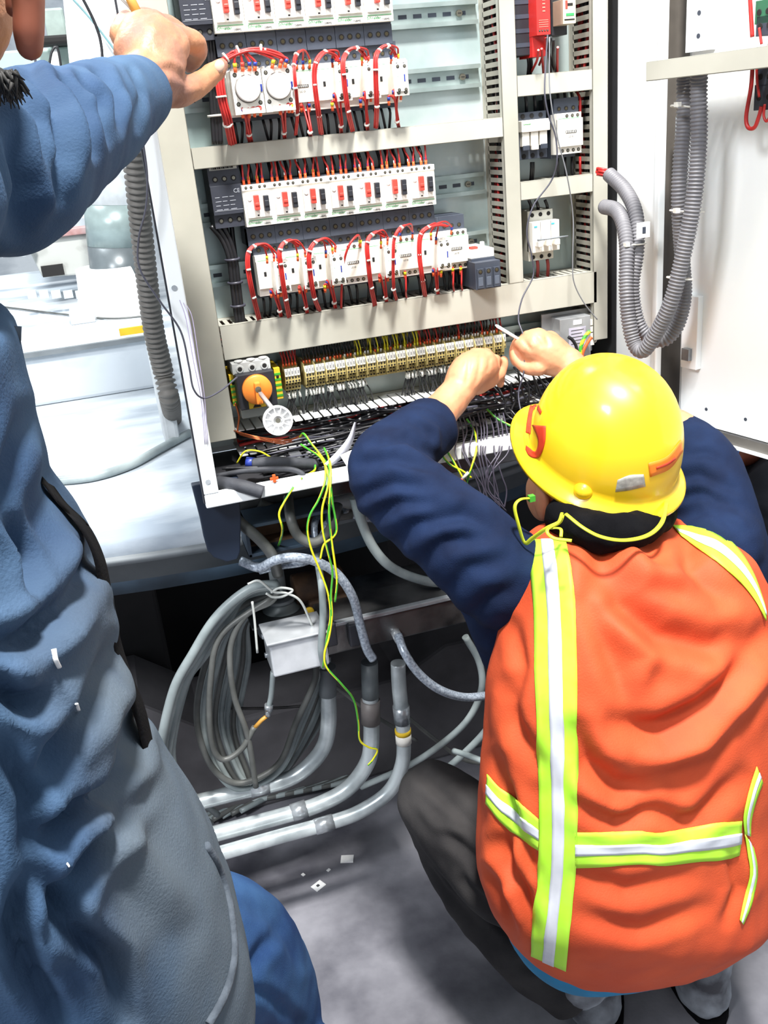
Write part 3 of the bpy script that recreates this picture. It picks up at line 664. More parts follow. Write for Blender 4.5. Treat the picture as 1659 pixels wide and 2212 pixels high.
mb = MB()
for k in range(4): mb.box(-.0015, .003, -.1086, -.1079, .006+.005*k, .0075+.005*k); mb.box(-.008, .008, -.1084, -.1079, -.006-.003*k, -.0053-.003*k)
merge(mb, text_mb('S', .006, -.003, -.1082, .028)); mb.build('print', [mat('print_pink', (240, 150, 130), 0.5)], t, world=False)
c = P(1230, 25, 1.50); t = thing('relay', 'small cream relay with green print right of the red safety relay', 'relay', (c.x, YB, c.z))
mb = MB(); mb.box(-.011, .011, -.085, -.03, -.017, .018); mb.box(-.004, .006, -.0856, -.0849, .008, .012, 1); mb.box(-.007, -.003, -.0856, -.0849, .004, .016, 2); mb.box(-.006, .008, -.0856, -.0849, -.006, -.002, 3); mb.box(-.009, .009, -.0856, -.0849, -.012, -.010, 1)
mb.build('body', [creamp, slotd, redp, greenp], t, world=False, bevel=0.001)
mb = MB(); mb.box(-.014, .014, -.05, -.012, -.03, .10); mb.build('socket', [blackp], t, world=False, bevel=0.001)
# power supply bottom right
c = P(1243, 715, 1.49); t = thing('power_supply', 'grey metal power supply with white terminals at the lower right', 'power supply', (c.x, YB, c.z))
mb = MB(); mb.box(-.030, .030, -.095, -.02, -.05, .024); mb.box(-.048, .052, -.06, -.057, -.05, .03)
mb.build('case', [mat('psu_grey', (170, 172, 174), 0.4, 0.5), slotd], t, world=False, bevel=0.001)
mb = MB(); mb.box(-.013, .020, -.0958, -.0948, -.035, .006); mb.box(-.004, .012, -.0958, -.0948, .011, .019, 1)
for k in range(5): mb.box(-.009, .016-.004*(k % 2), -.0962, -.0957, .001-.006*k, .002-.006*k, 2)
mb.build('rating_label', [mat('label_lilac', (184, 180, 196), 0.6), papers, inkm], t, world=False)
for (x, z0) in ((.040, 0.008), (-.041, -.008)):
    mb = MB()
    for k in range(4): mb.box(x-.011, x+.004, -.082, -.058, z0-.012*k-.006, z0-.012*k+.004); mb.cyl((x+.009, -.075, z0-.012*k), (x+.009, -.06, z0-.012*k), .0045, 12); mb.cyl((x+.009, -.0755, z0-.012*k), (x+.009, -.0749, z0-.012*k), .0028, 10, 1)
    mb.build('terminal', [whitep, screwm], t, world=False, bevel=0.001)
pp = lambda x, y: P(x, y, 1.475)
cable('wire', [pp(1274, 715), pp(1262, 730), pp(1254, 755), pp(1252, 800)], 0.0035, [yelloww, greenw], 'thick yellow green wire in front of the grey power supply', 'wire', twist=1)
cable('wire', [pp(1278, 728), pp(1268, 742), pp(1258, 765), pp(1256, 800)], 0.003, orangew, 'orange red wire in front of the grey power supply', 'wire')
cable('wire', [pp(1228, 728), pp(1238, 736), pp(1246, 755), pp(1248, 800)], 0.003, blackw, 'black wire curving below the rating label of the power supply', 'wire')
# rotary isolator
c = P(555, 845, 1.47); Ysw = 1.47; iso = thing('isolator_switch', 'black rotary isolator with orange knob at the left of the terminal strip', 'switch', (c.x, YB, c.z))
mb = MB(); mb.box(-.030, .031, -.115, -.012, -.028, .030); mb.build('body', [blackp], iso, world=False, bevel=0.0015)
mb = MB()
mb.box(-.032, .030, -.10, -.03, .028, .046)
for x in (-.020, 0, .020): mb.cyl((x, -.094, .046), (x, -.094, .049), .007, 16); mb.cyl((x, -.101, .036), (x, -.097, .036), .0065, 16, 0); mb.cyl((x, -.1014, .036), (x, -.0998, .036), .004, 12, 1)
mb.build('terminal_cover', [mat('cover_grey', (186, 188, 186), 0.4), slotd], iso, world=False, bevel=0.001)
mb = MB(); mb.box(-.028, .028, -.10, -.03, -.046, -.028); mb.build('lower_cover', [mat('cover_grey2', (160, 164, 160), 0.4)], iso, world=False, bevel=0.001)
mb = MB(); mb.box(-.016, .012, -.1155, -.1146, -.027, -.014); mb.build('warning_label', [yellowp], iso, world=False)
mb = MB(); mb.prism([(-.010, -.026), (.004, -.026), (-.003, -.0155)], -.1162, -.1155); mb.build('warning_sign', [slotd], iso, world=False)
mb = MB(); T = Matrix.Translation((0, -.115, .004)) @ Matrix.Rotation(R_(90), 4, 'X'); mb.lathe([(.024, 0), (.024, .008), (.0225, .010), (.001, .010)], (0, 0, 0), n=40, T=T)
k_ = mb.build('knob', [orangep], iso, world=False)
mb = MB(); mb.box(-.005, .005, -.133, -.124, -.018, .018); mb.build('grip', [orangep], k_, world=False, bevel=0.002)
mb = MB(); mb.cyl((0, -.1335, .007), (0, -.1325, .007), .005, 16); mb.build('screw', [screwm], k_, world=False)
# loose shaft with white disc handle hanging from the knob
A0 = P(562, 850, 1.445); A1 = P(602, 900, 1.36)
t = thing('shaft_handle', 'white spoked disc on a grey shaft sticking out of the orange knob', 'handle', A1[:])
mb = MB(); mb.cyl(A0, A1, 0.004, 4); mb.build('shaft', [mat('shaft_grey', (190, 190, 192), 0.35, 0.4)], t)
ax_ = (CAM - A1).normalized(); ax_ = (ax_ + Vector((0.1, -0.3, -0.05))).normalized(); T = Matrix.Translation(P(600, 908, 1.36)) @ Vector((0, 0, 1)).rotation_difference(ax_).to_matrix().to_4x4()
mb = MB(); rr = 0.0225
for ra, rb, z in ((0.0195, rr, 0.004), (0.007, 0.0095, 0.004)):
    n = 40; V = [[T @ Vector((r*math.cos(2*math.pi*j/n), r*math.sin(2*math.pi*j/n), zz)) for j in range(n)] for r, zz in ((ra, -z), (rb, -z), (rb, z), (ra, z))]
    mb.rings(V, closed=True, sm=False)
for k in range(11):
    T2 = T @ Matrix.Rotation(2*math.pi*k/11, 4, 'Z'); mb.box(0.009, 0.020, -0.0008, 0.0008, -0.004, 0.0035, 0, T2)
mb.cyl(T @ Vector((0, 0, -0.006)), T @ Vector((0, 0, -0.003)), 0.021, 40); mb.cyl(T @ Vector((0, 0, 0.0042)), T @ Vector((0, 0, 0.0046)), 0.004, 12, 1)
mb.build('disc', [papers, screwm], t)
# earth terminals both sides of the isolator
for x, lab in ((P(507, 845, 1.50).x, 'green yellow earth terminal left of the isolator switch'), (P(603, 830, 1.50).x, 'green yellow earth terminal between isolator switch and beige terminals')):
    z = P(507, 845, 1.5).z if x < 0.2 else P(603, 830, 1.5).z
    t = thing('earth_terminal', lab, 'terminal', (x, YB, z), 'earth terminals')
    mb = MB(); mb.box(-.005, .005, -.08, -.012, -.026, .026)
    for k in range(5): mb.box(-.0052, .0052, -.0806, -.0798, -.022+.009*k, -.018+.009*k, 1)
    screws(mb, (0,), -.0806, .012, .0025, 2, 2); mb.build('body', [yellowp, greenw, slotd], t, world=False, bevel=0.0006)
# ---- beige terminal strip
TZ = 1.1155
def make_terminal():
    t = thing('terminal_block', '', 'terminal block')
    mb = MB(); mb.box(-.0025, .0025, -.055, -.012, -.022, .022)
    mb.box(-.0025, .0025, -.070, -.05, -.006, .012); mb.box(-.0025, .0025, -.062, -.05, -.02, -.006)
    for y, z in ((-.0702, .003), (-.0702, -.003), (-.0622, -.0095), (-.0622, -.0155)): mb.cyl((0, y, z), (0, y-.0005, z), .0016, 8, 1)
    mb.build('body', [termm, slotd], t, world=False)
    mb = MB(); mb.box(-.0023, .0023, -.0715, -.066, .006, .0185); mb.box(-.0008, .0010, -.0718, -.0714, .0095, .0145, 1); mb.build('marker_tag', [tagm, mat('ink_grey', (130, 130, 132), 0.6)], t, world=False)
    return t
nth = 'zeroth first second third fourth fifth sixth seventh eighth ninth tenth eleventh twelfth thirteenth fourteenth fifteenth sixteenth seventeenth eighteenth nineteenth twentieth last last last last'.split(); gi = 0
pt = make_terminal(); x = 0.262
lab = 'beige terminal block with white marker tag in the long terminal strip'
def make_plate():
    t = thing('end_plate', '', 'end plate')
    mb = MB(); mb.prism([(-.012, -.026), (-.074, -.012), (-.077, .0), (-.077, .010), (-.066, .022), (-.012, .026)], -.0009, .0009, 0, Matrix(((0, 1, 0, 0), (1, 0, 0, 0), (0, 0, 1, 0), (0, 0, 0, 1))))
    mb.build('plate', [termm], t, world=False); return t
pe = make_plate(); xs_t = []
for k in range(5): place(pt, USED, (x, YB, TZ), 'beige terminal block in the short group beside the isolator switch', 'terminal blocks beside the isolator'); xs_t.append(x); x += 0.0052
x = 0.2935
while x < 0.655:
    gi += 1; place(pe, USED, (x, YB, TZ), 'thin beige end plate, %s from the left along the terminal strip' % nth[gi], 'end plates of the terminal strip'); x += 0.0035
    for k in range(3):
        if x > 0.66: break
        place(pt, USED, (x, YB, TZ), 'beige terminal block just right of the %s thin end plate from the left' % nth[gi], 'terminal blocks of the long strip'); xs_t.append(x); x += 0.0052
    x += -0.0012
# ------------------------------------------------------------------ wiring on the devices
def bundle(path, n, r, ends, label, ties=(0.15, 0.35, 0.55, 0.72), m=redw, sl=None, group='tied red wire bundles', name='wire_bundle', cut=2):
    """n wires along path, fanning out to ends; each wire a child, each tie a child"""
    pp_ = [P(*p) for p in path]; base = pp_[0]; t = thing(name, label, 'wire bundle', base[:], group)
    full = cr(pp_, 8); rnd = random.Random(len(label) + int(path[0][0]))
    offs = [Vector((0, 0, 0))] + [Vector((math.cos(a), math.sin(a)*0.8, math.sin(a)*0.5))*r*1.9 for a in [2*math.pi*k/6+.3 for k in range(6)]] + [Vector((math.cos(a), math.sin(a), 0))*r*3.4 for a in [2*math.pi*k/8 for k in range(8)]]
    cols = sl or [bluep, yelloww, redp, bluep]
    for i in range(n):
        o = offs[i % len(offs)]; pts = [p + o for p in pp_]
        if i < len(ends):
            e = P(*ends[i]); pts = pts[:-cut] + [pts[-cut].lerp(e, 0.35) + Vector((0, -0.004, 0.008)), e + Vector((0, -0.002, 0.008)), e] if len(ends) > 1 or True else pts
        q = cr(pts, 7); mb = MB(); mb.tube(q, r, 7); mb.build('wire', [m], t)
        if i < len(ends):
            d = (q[-1]-q[-2]).normalized(); e = q[-1]; mb = MB(); mb.cyl(e - d*0.007, e - d*0.002, r*1.5, 8, 0); mb.cyl(e - d*0.002, e + d*0.005, r*1.35, 8, 1)
            mb.build('wire_sleeve', [cols[(i + n) % len(cols)], orangew], t)
    R0 = r * (1.1 + (1.35 if n > 1 else 0) + (1.3 if n > 7 else 0))
    for u in ties:
        k = min(int(u*(len(full)-1)), len(full)-2); a = full[k]; d = (full[k+1]-a).normalized()
        mb = MB(); mb.cyl(a - d*0.0012, a + d*0.0012, R0, 12); mb.box(a.x+R0*0.7, a.x+R0*1.1, a.y-0.002, a.y, a.z-.0012, a.z+.0012); mb.build('cable_tie', [tiem], t)
    return t
y1, y2 = 1.452, 1.45
W1 = 'red wire bundle looping over the %s contactor of the top row'; W2 = 'red wire bundle looping over the %s contactor of the second row'
bundle([(500, 310, 1.50), (490, 262, 1.46), (478, 215, y1), (472, 165, y1), (480, 133, y1), (505, 113, y1), (545, 105, y1), (590, 114, y1), (612, 132, y1)], 9, .0019,
       [(508, 148, y1), (524, 146, y1), (539, 145, y1), (551, 145, y1), (589, 140, y1), (606, 139, y1), (617, 138, y1)], 'thick red wire bundle arching over the two timers', cut=4, ties=(.12, .28, .42, .55, .66, .8))
for p, n, e, lab in [
    ([(637, 292, 1.5), (641, 240, 1.47), (637, 190, y1), (634, 150, y1), (637, 122, 1.47), (650, 114, 1.48), (666, 128, 1.5)], 3, [(641, 142, 1.5), (655, 142, 1.5), (669, 140, 1.5)], W1 % 'third'),
    ([(694, 288, 1.5), (689, 250, 1.46), (682, 200, y2), (679, 160, y2), (685, 130, y2), (702, 112, 1.46), (722, 118, 1.47), (730, 132, 1.47)], 7, [(718, 138, 1.475), (733, 136, 1.475)], W1 % 'fourth'),
    ([(762, 283, 1.5), (752, 240, 1.46), (744, 180, y2), (741, 135, y2), (752, 111, 1.46), (771, 104, 1.46), (786, 116, 1.47), (795, 130, 1.47)], 5, [(782, 134, 1.475), (796, 132, 1.475)], W1 % 'fifth'),
    ([(812, 277, 1.5), (814, 230, 1.46), (812, 170, y2), (812, 125, y2), (822, 106, 1.46), (838, 99, 1.46), (852, 112, 1.47), (858, 126, 1.47)], 4, [(845, 130, 1.475), (860, 127, 1.475)], W1 % 'sixth'),
    ([(560, 690, 1.5), (546, 635, 1.46), (536, 582, y2), (536, 550, y2), (545, 535, 1.455), (562, 528, 1.46), (582, 537, 1.465)], 5, [(577, 562, 1.47), (592, 560, 1.47), (599, 560, 1.47)], W2 % 'first'),
    ([(625, 685, 1.5), (616, 640, 1.46), (606, 570, y2), (604, 545, y2), (612, 527, 1.455), (628, 520, 1.46), (648, 532, 1.465)], 5, [(643, 557, 1.47), (659, 551, 1.47)], W2 % 'second'),
    ([(690, 672, 1.5), (678, 640, 1.46), (669, 582, y2), (668, 550, y2), (677, 528, 1.455), (692, 519, 1.46), (712, 529, 1.465)], 4, [(704, 550, 1.47), (718, 544, 1.47), (724, 540, 1.47)], W2 % 'third'),
    ([(810, 660, 1.5), (801, 615, 1.46), (795, 562, y2), (793, 530, y2), (800, 511, 1.455), (815, 502, 1.46), (834, 512, 1.465)], 5, [(823, 530, 1.47), (837, 522, 1.47)], W2 % 'fifth'),
    ([(855, 648, 1.5), (849, 620, 1.465), (848, 560, 1.455), (850, 520, 1.455), (862, 495, 1.46), (880, 489, 1.47), (892, 503, 1.49)], 3, [(865, 512, 1.5), (891, 508, 1.5)], W2 % 'sixth'),
    ([(918, 638, 1.5), (912, 600, 1.455), (906, 550, y2), (908, 512, y2), (920, 494, 1.45), (945, 485, 1.455), (966, 487, 1.46)], 7, [(942, 521, 1.47), (975, 500, 1.5), (931, 512, 1.47)], W2 % 'seventh')]:
    bundle(p, n, .00145, e, lab)
bundle([(737, 665, 1.5), (738, 620, 1.48), (742, 570, 1.475), (754, 530, 1.47), (768, 515, 1.475), (776, 524, 1.49)], 1, .0019, [(778, 528, 1.5)], 'single loose red wire crossing the fourth contactor of the second row', ties=())
L1 = 'forked red wires below the %s contactor of the top row'; L2 = 'forked red wires below the %s contactor of the second row'
for bx, by, ends, lab, Ye in [
    ((540, 306), (537, 287), [(524, 247), (538, 247), (563, 243), (550, 245)], L1 % 'first', 1.455), ((612, 300), (613, 283), [(605, 240), (624, 236), (631, 236)], L1 % 'second', 1.455),
    ((668, 294), (669, 282), [(651, 235), (668, 234)], L1 % 'third', 1.5), ((734, 287), (736, 268), [(722, 214), (740, 214), (718, 232)], L1 % 'fourth', 1.47), ((791, 280), (792, 265), [(787, 210), (779, 225), (801, 212)], L1 % 'fifth', 1.47), ((858, 273), (857, 258), [(850, 206), (840, 220), (866, 208)], L1 % 'sixth', 1.47),
    ((605, 687), (603, 668), [(586, 636), (601, 637), (607, 634)], L2 % 'first', 1.47), ((662, 682), (660, 662), [(647, 628), (661, 625)], L2 % 'second', 1.47), ((722, 668), (721, 650), [(707, 616), (719, 614), (702, 625)], L2 % 'third', 1.47),
    ((833, 655), (832, 640), [(820, 603), (838, 601)], L2 % 'fifth', 1.47), ((945, 641), (943, 622), [(936, 590), (947, 588), (953, 592)], L2 % 'seventh', 1.47), ((877, 645), (877, 622), [(875, 596)], 'single red wire below the sixth contactor of the second row', 1.49),
    ((980, 633), (979, 610), [(978, 588)], 'left one of two red wires below the eighth contactor of the second row', 1.49), ((998, 630), (997, 610), [(995, 586)], 'right one of two red wires below the eighth contactor of the second row', 1.49)]:
    mid = ((bx[0]+by[0])/2, (bx[1]+by[1])/2)
    bundle([(bx[0]+2, bx[1]+3, 1.52), (*mid, 1.497), (*by, 1.49), ((by[0]+ends[0][0])/2, (by[1]+ends[0][1])/2, Ye+.01), (*ends[0], Ye)], len(ends), .0016, [(*q, Ye+.005) for q in ends], lab, ties=(.42,) if len(ends) > 1 else (), group='red wires below the contactors', cut=2)
# short drops into the second row of breakers
def make_drop(h, colr):
    t = thing('control_wire', '', 'wire'); mb = MB(); rnd = random.Random(int(h*1e5)); s_ = rnd.uniform(-.004, .004)
    mb.tube(cr([Vector((s_, .012, h)), Vector((s_*1.2, 0.004, h*.6)), Vector((0, -.001, .012)), Vector((0, 0, .0))], 4), .0015, 7); mb.build('strand', [redw], t, world=False)
    mb = MB(); mb.cyl((0, 0, -.002), (0, 0, .006), .0022, 8, 0); mb.cyl((0, 0, .006), (0, 0, .010), .0021, 8, 1); mb.build('ferrule', [orangew, colr], t, world=False); return t
drops = [make_drop(.036 + .003*i, c_) for i, c_ in enumerate([bluep, whitep, yelloww, blackp, bluep])]
rnd = random.Random(5)
for k in range(7):
    for dx in (-.016, -.008, .005, .013):
        place(drops[rnd.randrange(5)], USED, (0.2515 + k*.0443 + dx, YB-.075, 1.4285), 'short red wire dropping into the %s motor breaker of the second row' % ords[k], 'short red wires above the second row')
for k in range(7):                       # black power wires behind the drops
    for dx in (-.013, 0, .013):
        x = 0.2515 + k*.0443 + dx; cable('power_wire', [Vector((x, YB-.05, 1.425)), Vector((x, YB-.055, 1.44)), Vector((x, YB-.04, 1.458))], .0028, blackw, 'black wire entering the back of a second-row breaker from above', 'wire', 'black wires above the second row', k=3)
for (x0, n, z0, z1, lab, g) in ((0.2515, 6, 1.520, 1.484, 'black wire dropping from a top-row contactor into the duct', 'black wires below the top row'), (0.258, 8, 1.256, 1.220, 'black wire dropping from a second-row contactor into the duct', 'black wires below the second row')):
    for k in range(n):
        for dx in (-.013, -.002, .011):
            x = x0 + k*.0446 + dx; s_ = rnd.uniform(-.006, .006)
            cable('power_wire', [Vector((x, YB-.04, z0)), Vector((x, YB-.05, (z0+z1)/2+.006)), Vector((x+s_, YB-.045, z1))], .0022, blackw, lab, 'wire', g, k=3)
# black harness under the phase relays
for pts, lab in (([(478, 488), (492, 520), (502, 560), (508, 610), (514, 660), (520, 705)], 'thick black wire harness below the black relay of the second row'), ([(452, 60), (458, 120), (462, 180), (466, 250), (470, 312)], 'thick black wire harness beside the thumb, left of the top row')):
    t = thing('wire_harness', lab, 'wire harness', P(*pts[-1], 1.53)[:])
    for i in range(6):
        dx = (i % 3 - 1)*7; dy = 0.012*(i//3); mb = MB(); s0 = (i-2.5)*6 if pts[0][1] > 400 else 0
        mb.tube(cr([P(x+dx + (s0 if j == 0 else s0*.3 if j == 1 else 0), y, 1.525+dy) for j, (x, y) in enumerate(pts)], 6), .0038, 8); mb.build('wire', [blackw], t)
    for (x, y) in pts[2:-1]:
        mb = MB(); a = P(x, y, 1.528); mb.cyl(a+Vector((0, 0, -.0016)), a+Vector((0, 0, .0016)), .0125, 16); mb.build('cable_tie', [tiem if pts[0][1] < 400 else greyw], t)
# right bay wires
def wire(pts, r, m, lab, group=None, **k): return cable('wire', pts, r, m, lab, 'wire', group, **k)
for i, (px, y0, y1_) in enumerate([(1140, 60, 165), (1146, 60, 160)]): wire([(px, y0+60, 1.52), (px+2, y0+80, 1.53), (px, y1_, 1.55)], .0025, blackw, 'black wire below the black power unit', 'black wires below the power unit')
for i, (a, b, c) in enumerate([((1163, 108), (1160, 130), (1148, 155)), ((1170, 105), (1172, 130), (1174, 158)), ((1178, 80), (1176, 110), (1165, 140)), ((1205, 102), (1204, 120), (1204, 158))]):
    wire([(*a, 1.48), (*b, 1.50), (*c, 1.54)], .002, redw, 'red wire hanging from the red safety relay', 'red wires of the safety relay')
for i, (a, b, c) in enumerate([((1180, 80), (1185, 110), (1198, 155)), ((1196, 85), (1195, 120), (1200, 156)), ((1190, 80), (1186, 115), (1190, 156))]):
    wire([(*a, 1.48), (*b, 1.50), (*c, 1.54)], .0022, blackw, 'black wire hanging from the red safety relay', 'black wires of the safety relay')
for x in (1137, 1156, 1176): wire([(x-2, 207, 1.53), (x, 225, 1.53), (x, 255, 1.54)], .0028, blackw, 'black wire entering the fuse holder from above', 'black wires above the fuse holder')
for x in (1206, 1221, 1236): wire([(x-2, 198, 1.53), (x, 215, 1.52), (x+1, 250, 1.53)], .0024, blackw, 'black wire with white sleeve above the right bay contactor', 'black wires above the right bay contactor')
wire([(1246, 198, 1.53), (1253, 215, 1.52), (1253, 250, 1.52)], .0022, redw, 'red wire entering the contactor of the right bay from above')
for x in (1148, 1152): wire([(x, 350, 1.54), (x, 365, 1.54), (x-2, 392, 1.55)], .0026, blackw, 'black wire leaving the fuse holder downwards', 'black wires below the fuse holder')
for x in (1205, 1221, 1236, 1253): wire([(x, 340, 1.54), (x, 355, 1.53), (x+1, 385, 1.54)], .0022, redw if x > 1250 else blackw, 'wire leaving the contactor of the right bay downwards', 'wires below the right bay contactor')
for x in (1147, 1162, 1182): wire([(x-5, 432, 1.53), (x, 445, 1.53), (x, 460, 1.54)], .0028, blackw, 'black wire entering the three-lever breaker from above', 'black wires above the three-lever breaker')
for x in (1162, 1184): wire([(x-2, 560, 1.53), (x, 575, 1.53), (x-1, 600, 1.54)], .003, mat('dark_red_wire', (130, 40, 36), 0.45), 'dark red wire leaving the three-lever breaker downwards', 'dark red wires below the three-lever breaker')
wire([(1183, 75, 1.47), (1178, 150, 1.46), (1177, 205, 1.45), (1185, 250, 1.45), (1200, 295, 1.45), (1203, 350, 1.45), (1190, 392, 1.46), (1152, 445, 1.46), (1138, 500, 1.46), (1148, 550, 1.46), (1152, 595, 1.46), (1128, 645, 1.45), (1120, 690, 1.44), (1131, 730, 1.42), (1132, 800, 1.40), (1120, 850, 1.40), (1128, 900, 1.38), (1136, 925, 1.38)], .0013, greyw, 'long thin grey wire dangling in front of the right bay')
wire([(1187, 80, 1.47), (1188, 200, 1.46), (1205, 300, 1.46), (1225, 380, 1.46), (1238, 470, 1.47), (1237, 560, 1.47), (1240, 610, 1.47), (1262, 655, 1.47), (1290, 690, 1.47)], .0011, mat('thin_grey', (120, 122, 126), 0.4), 'thin pale wire running down beside the three-lever breaker')
# thin wires left of the cabinet
wire([(300, 240, 1.34), (308, 300, 1.34), (318, 380, 1.34), (315, 450, 1.34), (300, 515, 1.34), (302, 580, 1.34), (345, 650, 1.34), (390, 715, 1.34), (408, 790, 1.34), (418, 840, 1.34), (440, 860, 1.35), (475, 845, 1.37), (512, 815, 1.40)], .0014, greyw, 'thin dark wire looping down the left cabinet edge to the isolator switch')
for k in range(3):
    wire([(388+8*k, 648+6*k, 1.352), (402+7*k, 690, 1.345), (418+6*k, 780, 1.345), (434+4*k, 860, 1.35), (443+3*k, 960, 1.356)], .0006, mat('lilac_wire', (170, 160, 190), 0.4), 'thin lilac wire running down the white left cabinet edge', 'thin lilac wires')
# ---- wires at the terminal strip
def make_tw(col, h, ferr, lean):
    t = thing('terminal_wire', '', 'wire'); mb = MB()
    mb.tube(cr([Vector((lean, .02, h)), Vector((lean*.8, .0, h*.75)), Vector((lean*.2, -.004, h*.35)), Vector((0, .0, .004)), Vector((0, .002, 0))], 3), .0012, 6); mb.build('strand', [col], t, world=False)
    mb = MB(); mb.cyl((0, 0, -.001), (0, -.001, .005), .0017, 7); mb.build('ferrule', [ferr], t, world=False); return t
tw = {}
for i, (c_, f_) in enumerate([(blackw, tagm), (yelloww, yelloww), (redw, orangew), (blackw, orangew), (greyw, orangew)]):
    for j in range(2): tw[(i, j)] = make_tw(c_, .036, f_, (-.004, .003)[j])
for n, x in enumerate(xs_t):
    f = n/len(xs_t)
    for j in range(2):
        c = rnd.choice([2, 2, 0]) if n < 5 else (rnd.choice([0, 3, 3]) if f < .3 else rnd.choice([0, 1, 1, 4]) if f < .6 else rnd.choice([2, 3, 0, 2]))
        o = place(tw[(c, j)], USED, (x + (-.001, .001)[j], YB-.058 + .012*j, TZ+.021), 'thin %s wire rising from the terminal strip into the duct above' % ['black', 'yellow', 'red', 'black', 'grey'][c], '%s wires above the terminal strip' % ['black', 'yellow', 'red', 'black', 'grey'][c])
def make_bw(l1, l2, yy):
    t = thing('marked_wire', '', 'wire'); mb = MB()
    mb.tube(cr([Vector((0, 0, 0)), Vector((l1*.3, -.004, -.012)), Vector((l1, -.002, -.026)), Vector((l2, .006, -.048)), Vector((l2, .02, -.07))], 4), .0013, 6); mb.build('strand', [blackw], t, world=False)
    mb = MB(); mb.cyl((l1*.1, -.0015, -.004), (l1*.45, -.0045, -.015), .0019, 7); mb.build('marker_sleeve', [tagm], t, world=False); return t
bw = [make_bw(.004, .006, 0), make_bw(-.006, -.01, 0), make_bw(.010, .016, 0), make_bw(-.002, .003, 0)]
for n, x in enumerate(xs_t):
    if 0.40 < x < 0.47: continue
    for j in range(2):
        place(bw[rnd.randrange(4)], USED, (x + (-.001, .0012)[j], YB-.056 + .008*j, TZ-.020), 'thin black wire with pale marker sleeve hanging below the terminal strip', 'black wires below the terminal strip')
# ---- black wiring lying across the cabinet floor
for k in range(44):
    x0 = rnd.uniform(.17, .40); x1 = x0 + rnd.uniform(.2, .42); x1 = min(x1, .83); pts = []; yb = rnd.uniform(1.40, 1.53); zb = rnd.uniform(1.0, 1.04)
    for i in range(7):
        u = i/6; pts.append(Vector((x0 + (x1-x0)*u, min(max(yb + rnd.uniform(-.012, .012), 1.39), 1.55), max(.993, zb - .028*(1.52-yb)/.12 + rnd.uniform(-.006, .006) + .012*u*(k % 3-1)))))
    cable('loom_wire', pts, rnd.choice([.0015, .002, .0026]), rnd.choice([blackw, blackw, greyw]), 'dark wire lying along the cabinet floor below the terminal strip', 'wire', 'dark wires on the cabinet floor', k=5, n=6)
for k in range(26):
    x = .62 + .0075*k; z = rnd.uniform(1.0, 1.06); pts = [Vector((x+rnd.uniform(-.02, .02), 1.50, z+.03)), Vector((x, 1.46, z+.005)), Vector((x+rnd.uniform(-.03, .03), 1.42, 1.0+rnd.uniform(0, .03))), Vector((x+rnd.uniform(-.03, .03), 1.39, .995))]
    cable('loom_wire', pts, .0018, blackw, 'dark wire running forward beside the two hands', 'wire', 'dark wires beside the hands', k=5, n=6)
for k in range(4):
    wire([(505+k*4, 930+3*k, 1.5), (560, 944+2*k, 1.48), (620, 950+3*k, 1.48), (650, 940, 1.5)], .0008, copper, 'bare copper strand on the cabinet floor below the isolator', 'bare copper strands')
wire([(508, 870, 1.50), (516, 900, 1.50), (512, 935, 1.50)], .0016, copper, 'short copper wire below the earth terminal')
for k in range(18):
    x = .19 + .024*k
    mb = MB(); mb.box(x, x+.019, 1.435, 1.46, .989, 1.004+.003*(k % 3)); mb.box(x+.004, x+.015, 1.43, 1.45, 1.004, 1.009, 1)
    tag(mb.build('cable_clamp', [mat('clamp_grey', (88, 90, 94), 0.5), mat('clamp_light', (150, 152, 150), 0.5)], bevel=.001), 'small grey cable clamp in the row along the cabinet floor', 'clamp', 'cable clamps on the cabinet floor')
# sleeves at the lower left corner
foam = mat('foam_sleeve', (58, 60, 66), 0.7, 0, (40, 42, 48), 30, 0.2)
cable('sleeve', [(548, 1002, 1.41), (580, 998, 1.40), (630, 999, 1.40), (684, 1003, 1.41)], .0088, foam, 'dark foam sleeve lying straight, with a blue end', 'sleeve', n=14)
cable('end_plug', [(532, 998, 1.42), (550, 1000, 1.415)], .0085, bluep, 'blue end piece beside the straight foam sleeve', 'cap', n=12, k=2)
cable('sleeve', [(472, 1042, 1.40), (500, 1046, 1.375), (530, 1052, 1.36), (568, 1064, 1.352)], .0105, foam, 'dark foam sleeve bulging over the lower left frame corner', 'sleeve', n=14)
cable('sleeve', [(470, 1028, 1.41), (540, 1016, 1.39), (620, 1013, 1.38), (655, 1026, 1.37), (640, 1046, 1.37), (560, 1046, 1.375)], .0042, foam, 'black flat sleeve folded back on itself around the orange clip', 'sleeve', n=10)
for k in range(4): cable('sleeve', [(480+8*k, 1012+3*k, 1.42), (560, 1010+3*k, 1.40), (640, 1012+2*k, 1.40)], .0025, blackw, 'black cable between the two foam sleeves', 'cable', 'black cables between the foam sleeves')
c = P(592, 1033, 1.362); mb = MB(); mb.box(c.x-.0065, c.x+.0065, c.y-.003, c.y, c.z-.0025, c.z+.0025); mb.box(c.x-.0025, c.x+.0025, c.y-.0035, c.y+.001, c.z-.0065, c.z+.0065)
tag(mb.build('clip', orangew, bevel=.001), 'bright orange cross shaped clip among the black sleeves', 'clip')
wire([(512, 1000, 1.42), (530, 975, 1.41), (560, 975, 1.41), (585, 988, 1.41)], .0014, yelloww, 'thin yellow wire arching above the foam sleeves')
